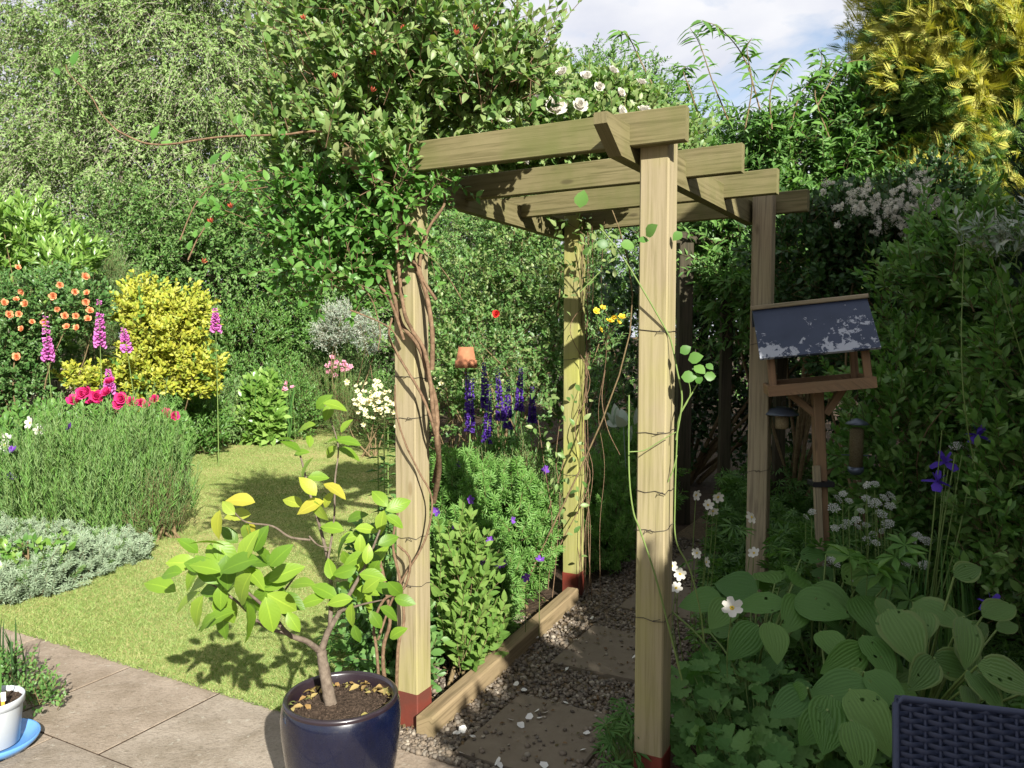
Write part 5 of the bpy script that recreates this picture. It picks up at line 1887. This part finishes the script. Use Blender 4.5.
pts = [W(x, y, 3.75 + rng.normal() * .12) for x, y in ((843, 494), (838, 499), (867, 485), (875, 484), (866, 498), (873, 504), (884, 498), (891, 496), (890, 506), (877, 502), (849, 501), (861, 511), (847, 523), (858, 527), (866, 525), (872, 535), (843, 527), (882, 531), (888, 524), (876, 543), (835, 528), (812, 512), (806, 517), (834, 508), (829, 559), (834, 562), (826, 566), (831, 552), (855, 582), (862, 585), (913, 541), (917, 536), (926, 541), (905, 563), (924, 565), (868, 541), (856, 520), (881, 514), (960, 450), (966, 447), (955, 446), (971, 456))]
for p in pts:
    tube(g, [(p[0] * .75 + .40, 4.0, 0), p * .5 + np.array([p[0] * .5, p[1] * .5, 0]), p - UP * .03], .003, .0018, 5, 0, 5)
build('stems', g, M['greenstem'], um)
for p in pts:
    inst('umbel', HM['umbel'], um, p, nrm(np.array([rng.normal() * .4, -.5, .8])), .024 * rng.uniform(.7, 1.3), rng.uniform(0, 6))
n = 420
P = np.stack([rng.normal(1.62, .22, n), rng.normal(3.9, .18, n), rng.uniform(.05, .62, n)], 1)
scat(gl, T_palm7, P, rdir(n) + UP * .2, UP + rdir(n) * .6, rng.uniform(.05, .10, n))
build('leaves', gl, L_['shrub'], um)
lup = thing('lupin_foliage_plant', 'fingered lupin leaves rising in front of the white umbels', 'perennial', (1.55, 3.3, 0))
g, gs = Geo(), Geo()
T_pl = palm_t(9, 5.6, .26, .3, .1)
for x, y, s in ((868, 562, .15), (895, 556, .13), (905, 545, .11), (885, 572, .14), (850, 556, .12), (910, 600, .13)):
    p = W(x, y, 3.15)
    scat(g, T_pl, [p], [rdir(1)[0] * np.array([1, 1, .1])], [nrm(UP + np.array([0, -.6, 0]) + rng.normal(size=3) * .2)], s)
    tube(gs, [(1.5, 3.3, 0), p], .003, .002, 5, 0, 1)
build('leaves', g, L_['fresh'], lup)
build('stalks', gs, M['greenstem'], lup)
ir = thing('purple_iris', 'deep purple irises on tall stems in front of the green shrub', 'iris', (1.86, 3.45, 0))
g, gl = Geo(), Geo()
pts = [W(x, y, d) for x, y, d in ((978, 436, 3.4), (937, 482, 3.4), (945, 462, 3.45), (991, 605, 3.1), (955, 455, 3.4))]
for i, p in enumerate(pts):
    tube(g, [(1.75 + .04 * i, 3.45, 0), (p[0] * .6 + .72, 3.42, p[2] * .5), p], .0045, .003, 6, 0, 6)
for x, y in ((942, 430), (948, 470), (962, 455)):
    p = W(x, y, 3.4)
    tube(g, [(1.8, 3.45, 0), (p[0] * .6 + .72, 3.42, p[2] * .5), p], .0045, .002, 6, 0, 6)
build('stems', g, M['greenstem'], ir)
for p in pts[:4]:
    inst('blossom', HM['iris'], ir, p, nrm(np.array([rng.normal() * .3, -.3, 1])), .062, rng.uniform(0, 6))
a = rng.uniform(0, 6.28, 60)
P = np.stack([1.86 + np.cos(a) * .12, 3.4 + np.sin(a) * .1, np.zeros(60)], 1)
ln = rng.uniform(.35, .75, 60)
scat(gl, blade_t(5, 1, .3), P, np.stack([np.cos(a) * .3, np.sin(a) * .3, np.ones(60)], 1), np.stack([np.cos(a), np.sin(a), -.3 + 0 * a], 1), np.stack([np.full(60, .012), ln, ln], 1))
build('leaves', gl, L_['strap'], ir)
blades('sedge_tuft', 'dark strappy tuft between the hostas and the rattan chair', 'grass tuft', (1.55, 3.0, 0), 90, .5, .012, .14, L_['dark'], .55, bend=.5)

# ------------------------------------------------------------------ the bed left of the path
BD = 'plants in the bed beside the path'
shrub('hardy_geranium', 'bright ferny leaved geranium mass between the left posts', 'geranium', (.02, 4.45, 0),
      [(-.06, 4.7, .42, .30, .35, .40), (-.30, 4.35, .32, .22, .25, .32), (.13, 4.75, .36, .13, .2, .36), (-.15, 4.2, .24, .20, .2, .24), (-.12, 4.0, .13, .14, .15, .14), (-.3, 4.9, .48, .3, .3, .4)], 1500, .13, 7, .062, T_palm7, L_['fern'], BD, up=.3, clump=.15, shell=.5, extra_up=.5)
gf = thing('geranium_flower_stems', 'scattered small violet cranesbill flowers beside the path edging', 'geranium', (-.1, 4.2, 0))
g = Geo()
pts = [W(x, y, d) for x, y, d in ((437, 511, 4.1), (459, 465, 4.8), (498, 566, 3.85), (526, 577, 3.8), (455, 530, 4.0), (512, 520, 4.1), (470, 500, 4.3), (540, 560, 3.9), (490, 540, 3.95), (479, 553, 3.9), (482, 563, 3.8), (462, 552, 3.95), (502, 562, 3.85), (480, 578, 3.75), (545, 470, 4.8))]
for p in pts:
    tube(g, [(p[0], p[1] + .12, 0), p - UP * .1 + np.array([0, .05, 0]), p], .002, .0015, 5, 0, 4)
build('stems', g, M['greenstem'], gf)
heads('geranium', gf, pts, .024, toward=(.1, -.8, .5))
shrub('mint_clump', 'soft green mint like clump right of the left front post', 'perennial', (-.2, 3.6, 0),
      [(-.24, 3.7, .32, .15, .2, .30), (-.20, 3.62, .2, .14, .2, .2), (-.28, 3.8, .46, .12, .18, .24), (-.13, 3.68, .13, .11, .13, .13)], 120, .28, 12, .075, T_mid, L_['mint'], BD, up=.35, spread=1.1, clump=.15, opposite=True, extra_up=1.0, outward=.4)
shrub('shaded_perennial', 'dark leafy plant behind the lemon tree at the left front post', 'perennial', (-.62, 3.75, 0),
      [(-.58, 3.7, .22, .22, .3, .26), (-.62, 4.3, .3, .25, .4, .3), (-.5, 3.45, .13, .16, .16, .15)], 420, .17, 9, .07, T_oval, L_['shrub'], BD)
shrub('tall_perennial', 'tall fine leaved clump with the lupins behind the left front post', 'perennial', (-.15, 5.9, 0),
      [(-.3, 5.8, .35, .35, .3, .38), (.2, 5.8, .32, .4, .3, .36), (-.1, 6.2, .42, .5, .3, .36), (.5, 5.8, .35, .3, .3, .36)], 1100, .22, 12, .065, T_lon, L_['fresh'], BD, up=.3, extra_up=.8)
shrub('lavender_clump', 'loose grey green clump in front of the lupins', 'perennial', (-.25, 5.1, 0), [(-.25, 5.1, .4, .25, .25, .4), (.1, 5.2, .45, .3, .25, .4)], 600, .22, 14, .05, T_needle, L_['mound'], BD, up=.4, extra_up=1.0)
shrub('fern_clump', 'shaded ferny clump right of the rear left post', 'perennial', (.75, 5.6, 0),
      [(.7, 5.6, .35, .3, .4, .38), (.95, 6.0, .5, .35, .4, .5), (.62, 5.2, .2, .2, .25, .25)], 640, .2, 8, .06, T_palm7, L_['fern'], BD, up=.2, extra_up=.5)
lily = thing('lily_stem', 'dark upright lily stem with narrow leaves left of the left front post', 'lily', (-.62, 3.95, 0))
g, gs = Geo(), Geo()
for (x, y0, y1, d) in ((384, 400, 600, 3.9), (378, 440, 600, 3.95), (388, 425, 600, 4.0)):
    a_, b_ = W(x, y1, d), W(x, y0, d)
    a_[2] = 0
    tube(gs, [a_, b_], .005, .003, 6, 0, 1)
    n = 46
    tt = rng.uniform(.25, 1, n)
    P = a_ + (b_ - a_) * tt[:, None]
    an_ = rng.uniform(0, 6.28, n)
    scat(g, T_lon, P, np.stack([np.cos(an_), np.sin(an_), rng.uniform(-.2, .6, n)], 1), UP, rng.uniform(.05, .09, n))
build('leaves', g, L_['shrub'], lily)
build('stem', gs, M['greenstem'], lily)

# ------------------------------------------------------------------ lemon tree
lt = thing('lemon_tree', 'small lemon tree with large glossy leaves growing in the blue pot', 'lemon tree', (PX, PY, .40))
g = Geo()


def LW(pts, d0=2.49, dd=0.0):
    return [W(x, y, d0 + dd * i) for i, (x, y) in enumerate(pts)]


tube(g, LW([(332, 712), (328, 690), (324, 668), (321, 650)]), .021, .016, 10, 0, 6, .05)
tube(g, LW([(332, 716), (332, 709)]), .030, .021, 10, 0, 4, .05)
for pts, r0, r1, dd in (([(321, 652), (306, 641), (288, 634), (270, 612), (245, 590)], .011, .004, -.05),
                        ([(321, 652), (328, 632), (338, 615), (352, 590), (368, 560), (380, 530)], .012, .003, .0),
                        ([(330, 630), (331, 590), (328, 560), (318, 520), (309, 490), (300, 455), (292, 440)], .008, .002, .02),
                        ([(328, 560), (334, 520), (335, 480), (338, 445), (325, 405)], .004, .0018, .02),
                        ([(310, 540), (290, 537), (272, 526), (246, 522), (232, 510)], .004, .002, -.03),
                        ([(338, 612), (360, 605), (382, 600)], .005, .002, -.02),
                        ([(288, 634), (262, 625), (235, 600), (205, 580)], .006, .003, -.04),
                        ([(270, 612), (285, 590), (300, 570)], .005, .002, -.03),
                        ([(309, 536), (318, 545), (329, 548)], .003, .002, 0)):
    tube(g, LW(pts, 2.49, dd), r0, r1, 7, 0, 5, .04)
build('trunk', g, M['lemonbark'], lt)
T_lem = leaf_t(7, .58, .24, .34, .48, .014)
g = Geo()
gy_ = Geo()


def lemleaf(gg, x, y, d, ang, L, face=None):
    """ang: on-screen direction of the tip, degrees anticlockwise from right"""
    c = W(x, y, d)
    a = math.radians(ang)
    dv = nrm(np.array([math.cos(a), rng.uniform(-.45, .25), math.sin(a)]))
    N = nrm(np.array([rng.normal() * .3, -.55, .75]) + rng.normal(size=3) * .22)
    scat(gg, T_lem, [c - dv * L * .5], [dv], [N], [L])


# left cluster
for (x, y, a, L) in ((160, 584, 165, .115), (182, 562, 150, .10), (185, 600, 215, .11), (200, 580, 200, .12), (215, 555, 120, .10), (232, 575, 210, .13), (225, 608, 265, .12), (252, 622, 275, .12), (245, 548, 70, .10), (262, 560, 40, .11), (275, 580, 10, .10), (240, 590, 230, .13), (210, 540, 140, .10), (262, 600, 240, .11), (290, 600, 350, .10), (205, 622, 235, .09), (278, 556, 60, .09), (238, 562, 170, .12), (255, 575, 330, .10), (218, 590, 190, .12), (170, 572, 170, .08), (230, 535, 110, .08), (284, 572, 30, .10), (195, 612, 230, .10), (270, 615, 280, .10), (300, 582, 20, .08), (248, 605, 260, .1), (222, 625, 250, .09), (190, 545, 135, .08), (258, 540, 80, .08), (293, 622, 300, .07), (206, 566, 160, .1)):
    lemleaf(g, x, y, 2.32 + rng.normal() * .09, a + rng.normal() * 10, L * rng.uniform(.9, 1.1))
for _ in range(14):
    x, y = rng.normal(232, 30), rng.normal(582, 22)
    lemleaf(g, x, y, 2.36 + rng.normal() * .09, (200 if x < 225 else 300) + rng.normal() * 45, rng.uniform(.07, .115))
for _ in range(14):
    x, y = rng.normal(366, 20), rng.normal(572, 32)
    lemleaf(g, x, y, 2.52 + rng.normal() * .08, rng.uniform(0, 360), rng.uniform(.05, .085))
# right cluster
for (x, y, a, L) in ((355, 516, 40, .085), (366, 528, 0, .08), (340, 545, 250, .10), (332, 527, 160, .075), (347, 560, 300, .07), (362, 560, 60, .085), (378, 556, 40, .08), (345, 572, 200, .07), (372, 575, 350, .08), (356, 588, 240, .08), (385, 588, 20, .085), (340, 600, 190, .085), (368, 600, 300, .09), (390, 612, 350, .08), (350, 615, 260, .08), (325, 590, 160, .09), (312, 600, 180, .085), (376, 620, 310, .07), (356, 634, 280, .055), (398, 505, 20, .08), (380, 498, 130, .08), (395, 520, 330, .07), (330, 570, 120, .075), (360, 545, 90, .07), (388, 540, 30, .07), (345, 585, 150, .06), (404, 600, 340, .07)):
    lemleaf(g, x, y, 2.50 + rng.normal() * .09, a + rng.normal() * 12, L * rng.uniform(.9, 1.1))
# top sprays
for (x, y, a, L) in ((322, 402, 40, .07), (335, 404, 350, .075), (328, 412, 250, .06), (305, 426, 200, .075), (348, 440, 20, .075), (336, 438, 170, .07), (350, 452, 330, .08), (330, 452, 230, .06), (293, 445, 150, .07), (300, 452, 20, .055), (286, 438, 170, .06), (305, 466, 230, .08), (318, 476, 10, .065), (345, 425, 80, .055), (310, 440, 100, .05)):
    lemleaf(g, x, y, 2.55 + rng.normal() * .06, a + rng.normal() * 10, L)
build('foliage', g, L_['lemon'], lt)
for (x, y, a, L) in ((241, 499, 155, .075), (238, 514, 170, .07), (216, 524, 250, .075), (246, 535, 250, .075), (335, 488, 330, .07), (309, 486, 120, .065), (293, 501, 150, .065), (310, 505, 190, .075), (319, 512, 290, .065), (327, 500, 60, .05), (252, 530, 300, .06), (228, 508, 130, .05)):
    lemleaf(gy_, x, y, 2.40 + rng.normal() * .04, a + rng.normal() * 8, L * 1.15)
build('yellowing_leaves', gy_, L_['lemonyel'], lt)

# ------------------------------------------------------------------ honeysuckle over the left front corner of the pergola
hs = thing('honeysuckle', 'honeysuckle with red buds smothering the left front corner of the pergola', 'honeysuckle', (-.50, 3.15, 0))
lobes = [(-.47, 2.98, 2.2, .17, .14, .2), (-.10, 3.0, 2.6, .20, .12, .14), (.06, 3.1, 2.62, .16, .2, .16), (-.75, 3.2, 2.0, .24, .26, .24), (-.62, 3.05, 1.86, .16, .18, .16), (-.50, 3.25, 2.50, .36, .38, .32), (-.42, 3.2, 2.82, .34, .36, .28), (-.75, 3.3, 2.28, .34, .36, .32), (-.90, 3.4, 2.06, .2, .25, .22), (-.2, 3.2, 2.66, .26, .28, .24), (-.72, 3.25, 2.72, .28, .3, .30), (-.55, 3.2, 2.06, .26, .26, .22), (-.08, 3.2, 2.62, .20, .2, .14), (-.52, 3.25, 3.05, .36, .34, .26)]
g, gs = Geo(), Geo()
P, N = blob(1850, lobes, .35, .5, .55)
D = nrm(N * .6 + rdir(len(P)) * .5 + UP * .45)
Ls = rng.uniform(.12, .26, len(P))
low = P[:, 2] < 2.25
high = (P[:, 2] > 2.55) & (N[:, 2] > -.2)
Ls[high] = rng.uniform(.2, .48, high.sum())
keep_ = ~high | (rng.uniform(0, 1, len(P)) < .62)
P, N, D, Ls, low = P[keep_], N[keep_], D[keep_], Ls[keep_], low[keep_]
shoots(g, T_mid, (P - D * Ls[:, None] * .5)[~low], D[~low], Ls[~low], 14, .055, 1.0, .35, .1, .5, 0, gs, r=.0018, opposite=True)
shoots(g, T_mid, (P - D * Ls[:, None] * .5)[low], D[low], Ls[low], 10, .055, 1.0, .25, .1, .6, 1, gs, r=.002, opposite=True)
# sprays reaching up and out
S0 = np.array([W(x, y, 3.15) for x, y in ((330, 80), (300, 60), (345, 30), (400, 20), (440, 15), (480, 50), (500, 70), (520, 90), (290, 110), (280, 150), (470, 20), (510, 45), (380, 10))])
shoots(g, T_mid, S0, nrm(np.stack([rng.normal(size=13) * .5, rng.normal(size=13) * .3, np.ones(13)], 1)), .32, 16, .068, 1.0, .3, .15, .5, 0, gs, r=.0025, opposite=True)
build('foliage', g, [L_['honey'], L_['honeylow']], hs)
# woody twining stems
VS = [
    ([(388, 690), (383, 655), (390, 622), (386, 590), (380, 560)], 3.06, .011),
    ([(394, 690), (398, 650), (404, 620), (400, 580), (393, 545), (398, 510)], 3.03, .009),
    ([(381, 690), (377, 655), (374, 625), (384, 600), (404, 588), (410, 560), (398, 545)], 3.02, .008),
    ([(378, 640), (392, 600), (405, 575), (425, 540), (432, 500), (418, 470), (404, 440), (396, 410), (395, 385)], 3.03, .006),
    ([(434, 430), (424, 400), (410, 375), (395, 350), (389, 335), (392, 318)], 3.02, .008),
    ([(437, 440), (436, 405), (428, 375), (418, 345), (402, 325), (395, 300), (388, 270)], 3.05, .014),
    ([(434, 420), (430, 380), (424, 350), (412, 330), (404, 310), (398, 260), (395, 215)], 3.02, .012),
    ([(432, 370), (432, 330), (425, 290), (410, 250), (400, 200), (390, 160)], 3.06, .013),
    ([(404, 340), (390, 300), (370, 270), (355, 220), (370, 180)], 3.05, .008),
    ([(436, 300), (420, 270), (428, 230), (445, 200), (430, 160)], 3.08, .009),
    ([(380, 175), (330, 134), (280, 135), (220, 137), (172, 144), (145, 143), (120, 132), (112, 126)], 3.0, .0055),
    ([(112, 126), (100, 112), (90, 95), (70, 75), (66, 65)], 3.0, .003),
    ([(330, 105), (310, 70), (295, 50), (288, 20)], 3.1, .004),
    ([(180, 240), (195, 205), (216, 180), (230, 165)], 3.1, .0035),
    ([(188, 260), (200, 235), (226, 200), (250, 175), (300, 160)], 3.15, .004),
    ([(462, 300), (450, 280), (436, 262), (420, 250), (402, 235)], 3.0, .0022),
    ([(350, 310), (375, 320), (392, 330), (400, 345)], 2.98, .004),
    ([(360, 285), (372, 300), (380, 330), (378, 350)], 2.98, .003),
]
for pts, d, r in VS:
    P = [W(x, y, d + rng.normal() * .012) for x, y in pts]
    if 415 < pts[0][1] < 445 and pts[0][0] > 430:
        P = [W(434, pts[0][1] + 62, 3.27), W(439, pts[0][1] + 30, 3.16)] + P
    if pts[0][1] > 680:
        P[0] = np.array([P[0][0], P[0][1] + .03, 0])
    tube(gs, P, r * .78, r * .55, 8, 0, 6, .09)
build('stems', gs, M['barkvine'], hs)
g = Geo()
S0 = [W(x, y, 3.0) for x, y in ((152, 140), (160, 146), (240, 125), (250, 137), (210, 165), (222, 162), (190, 175), (282, 140), (300, 128), (72, 66), (60, 75), (195, 238), (188, 250), (205, 228), (330, 258), (215, 205))]
n = len(S0)
scat(g, T_mid, S0, np.stack([rng.normal(size=n) * .6, rng.normal(size=n) * .2, np.ones(n) * .8], 1), np.array([0, -1, .4]), rng.uniform(.04, .065, n))
build('tendril_leaves', g, L_['honeylow'], hs)
BUD = head_mesh('bud_cluster', [(6, .1, 1.0, 1.0, 0), (4, .05, .9, 1.3, 0)], F_['bud'], leaf_lo(.22, .3, .7, -.15))
for x, y in ((376, 55), (372, 92), (335, 78), (336, 105), (456, 35), (474, 30), (405, 30), (212, 223), (203, 263), (232, 208), (305, 20)):
    inst('bud_cluster', BUD, hs, W(x, y, 2.86), nrm(np.array([rng.normal() * .4, -.6, .6])), .021, 0)

# ------------------------------------------------------------------ white climbing rose on the top
wr = shrub('white_rose', 'climbing rose with creamy white double blooms above the front cross beam', 'rose', (.05, 4.55, 0),
           [(.25, 4.3, 2.66, .32, .35, .26), (.55, 4.4, 2.66, .3, .35, .24), (-.05, 4.3, 2.66, .3, .35, .28), (.85, 4.6, 2.66, .25, .3, .2), (.1, 4.4, 2.9, .28, .25, .2), (.5, 4.4, 2.88, .22, .2, .14), (.75, 4.5, 2.8, .15, .15, .14)], 1900, .2, 11, .06, T_oval, L_['honey'], clump=.3, stems=2, stem_r=.006, zmin=2.2)
heads('white', wr, [W(x, y, 3.75) for x, y in ((562, 74), (586, 78), (578, 108), (620, 113), (599, 88), (620, 94), (641, 84), (534, 92), (508, 116), (513, 108), (644, 112), (538, 100), (612, 72), (524, 160))], .030)
inst('blossom', HM['white'], wr, W(554, 109, 3.4), nrm(np.array([.2, -.9, .4])), .052)
inst('blossom', HM['white'], wr, W(579, 107, 3.6), nrm(np.array([.2, -.9, .4])), .038)

# ------------------------------------------------------------------ thin climber on the right front post
cl = thing('clematis', 'thin climber with a few round leaves winding up the right front post', 'climber', (.60, 2.66, 0))
g = Geo()
for pts, d, r in (([(682, 680), (672, 640), (655, 575), (640, 530), (633, 510), (629, 470), (629, 395)], 2.58, .0035),
                  ([(704, 640), (700, 610), (690, 570), (676, 540), (675, 500), (677, 440), (680, 415), (694, 390), (700, 380)], 2.62, .003),
                  ([(676, 440), (682, 400), (677, 370), (672, 345), (666, 330), (640, 285), (618, 250), (600, 228)], 2.60, .003),
                  ([(677, 455), (673, 470), (668, 482)], 2.62, .0025),
                  ([(680, 415), (690, 395), (688, 378)], 2.62, .0018),
                  ([(629, 452), (645, 450), (662, 440), (676, 432)], 2.55, .002),
                  ([(580, 292), (610, 262), (620, 255)], 2.7, .002)):
    tube(g, [W(x, y, d) for x, y in pts], r, r * .8, 6, 0, 6)
build('stems', g, M['greenstem'], cl)
g = Geo()
for x, y, L, d in ((688, 360, .05, 2.55), (694, 366, .045, 2.55), (681, 377, .05, 2.55), (704, 376, .04, 2.55), (700, 384, .035, 2.55), (646, 236, .055, 2.55), (620, 244, .05, 2.58), (608, 246, .04, 2.6), (682, 232, .04, 2.6), (680, 353, .04, 2.55), (706, 364, .03, 2.55), (580, 208, .06, 2.65), (638, 240, .035, 2.56)):
    scat(g, leaf_t(3, .85, .15, .2, .45), [W(x, y, d)], [[rng.normal(), -.2, rng.normal() * .5]], [nrm(np.array([.1, -.9, .5]) + rng.normal(size=3) * .2)], L)
build('leaves', g, L_['fresh'], cl)
# climber on the rear left post and under the beams
vc = thing('old_vine', 'bare tangled vine on the rear left post and the side rail', 'climber', (.42, 4.72, 0))
g = Geo()
for i in range(7):
    x0 = rng.normal(589, 3.5)
    pts = [(x0 + rng.normal() * 4, 600 - k * 62 + rng.normal() * 8) for k in range(7)]
    tube(g, [W(x, max(y, 215), 4.66 + rng.normal() * .03) for x, y in pts], rng.uniform(.0015, .0035), .0015, 5, 0, 5)
for pts in ([(552, 600), (556, 560), (560, 500), (556, 460), (560, 420)], [(548, 590), (552, 520), (545, 470), (538, 420)], [(605, 370), (602, 400), (608, 430), (620, 455)], [(500, 210), (530, 225), (560, 220), (585, 235)], [(470, 195), (500, 222), (540, 215)], [(560, 545), (590, 480), (575, 430), (590, 380), (570, 330), (588, 300)]):
    tube(g, [W(x, y, 4.62) for x, y in pts], .003, .002, 5, 0, 6)
build('stems', g, M['barkvine'], vc)
g = Geo()
P = np.array([W(x, y, 4.5 + rng.normal() * .1) for x, y in zip(rng.normal(578, 22, 150), rng.normal(245, 42, 150))] + [W(x, y, 4.55) for x, y in zip(rng.normal(560, 14, 60), rng.uniform(380, 560, 60))])
scat(g, T_mid, P, rdir(len(P)), np.array([0, -.6, .6]) + rdir(len(P)) * .4, rng.uniform(.035, .06, len(P)))
build('leaves', g, L_['honey'], vc)

# ------------------------------------------------------------------ ground cover and litter on the beds
g = Geo()


def cover(poly, n, h, s, mat, T=T_palm):
    poly = np.array([np.asarray(p)[:2] for p in poly])
    lo, hi = poly.min(0), poly.max(0)
    P = np.concatenate([rng.uniform(lo, hi, (n * 2, 2)), np.zeros((n * 2, 1))], 1)
    P = P[in_poly(P, poly)][:n]
    k = len(P)
    hh = h * (.5 + .5 * np.sin(P[:, 0] * 3.1) * np.sin(P[:, 1] * 2.7 + 1)) + .02
    P[:, 2] = hh * rng.uniform(.2, 1, k)
    scat(g, T, P, rdir(k) + UP * .3, UP + rdir(k) * .5, s * rng.uniform(.6, 1.2, k), mat)


cover([(1.15, 4.75), (1.6, 4.5), (3.2, 6.2), (3.2, 7.6), (1.9, 7.2), (1.6, 6.0)], 3000, .55, .08, 0, T_palm7)
cover([(.62, 2.9), (1.0, 2.4), (2.6, 2.2), (4.2, 5.5), (4.2, 7.5), (1.55, 6.2), (1.1, 4.5)], 9000, .25, .07, 0)
cover([(1.0, 2.2), (1.5, 2.2), (2.6, 3.5), (1.6, 3.6), (.9, 3.0)], 1800, .22, .08, 0, T_oval)
cover([(-.9, 3.55), (-.45, 3.25), (.2, 4.7), (.9, 7.0), (1.2, 9.5), (-1.6, 11.0), (-1.0, 7)], 7000, .22, .055, 1)
cover([G(-40, 600), G(50, 575), G(110, 552), G(140, 520), G(170, 500), G(184, 470), G(180, 440), (-5.0, 11.8), (-4.4, 12.8), (-2.0, 13.6), (-2.0, 16), (-9, 16), (-9, 5), (-3.0, 4.3)], 26000, .28, .075, 1)
tag(build('ground_cover', g, [L_['shrub'], L_['fresh']]), 'low leafy ground cover between the border plants', 'ground cover', kind='stuff')
g = Geo()
n = 1500
P = np.concatenate([CV * rng.uniform(-2.3, -1.78, n)[:, None] + RV * rng.uniform(2.5, 4.2, n)[:, None], CV * rng.uniform(-1.75, -.85, n)[:, None] + RV * rng.uniform(2.5, 5.5, n)[:, None]])
P = P[rng.uniform(0, 1, len(P)) < .35]
P[:, 2] = .03
n = len(P)
scat(g, leaf_lo(.5, .3, .5, .1), P, rdir(n) * np.array([1, 1, .2]), UP + rdir(n) * .4, rng.uniform(.012, .03, n))
tag(build('leaf_litter', g, L_['litter']), 'small dry brown leaf litter on the path and bed edge', 'leaf litter', kind='stuff')

# fallen white petals
pm = Geo()
scat(pm, petal_t(1.0, .25), [[0, -.5, .0]], [[0, 1, .0]], [[0, 0, 1]], 1.0)
pme = pm.mesh('petal', petalmat('fresh_white_petal', (.76, .75, .70), (.82, .81, .78)))
for x, y in ((516, 684), (523, 677), (537, 711), (545, 713), (540, 718), (529, 717), (511, 720), (521, 725), (587, 733), (498, 762), (500, 766), (544, 766), (616, 766), (458, 733), (463, 730), (455, 733), (473, 737), (536, 638), (510, 631), (577, 640), (567, 669), (592, 618), (594, 691), (603, 696), (566, 703), (461, 753), (496, 657), (524, 690), (583, 750), (634, 657)):
    p = G(x, y, .03)
    o = inst('petal', pme, None, p, nrm(np.array([rng.normal() * .35, rng.normal() * .35, 1])), .027 * rng.uniform(.7, 1.3), rng.uniform(0, 6))
    tag(o, 'fallen white rose petal lying on the path', 'petal', 'white rose petals scattered on the path')
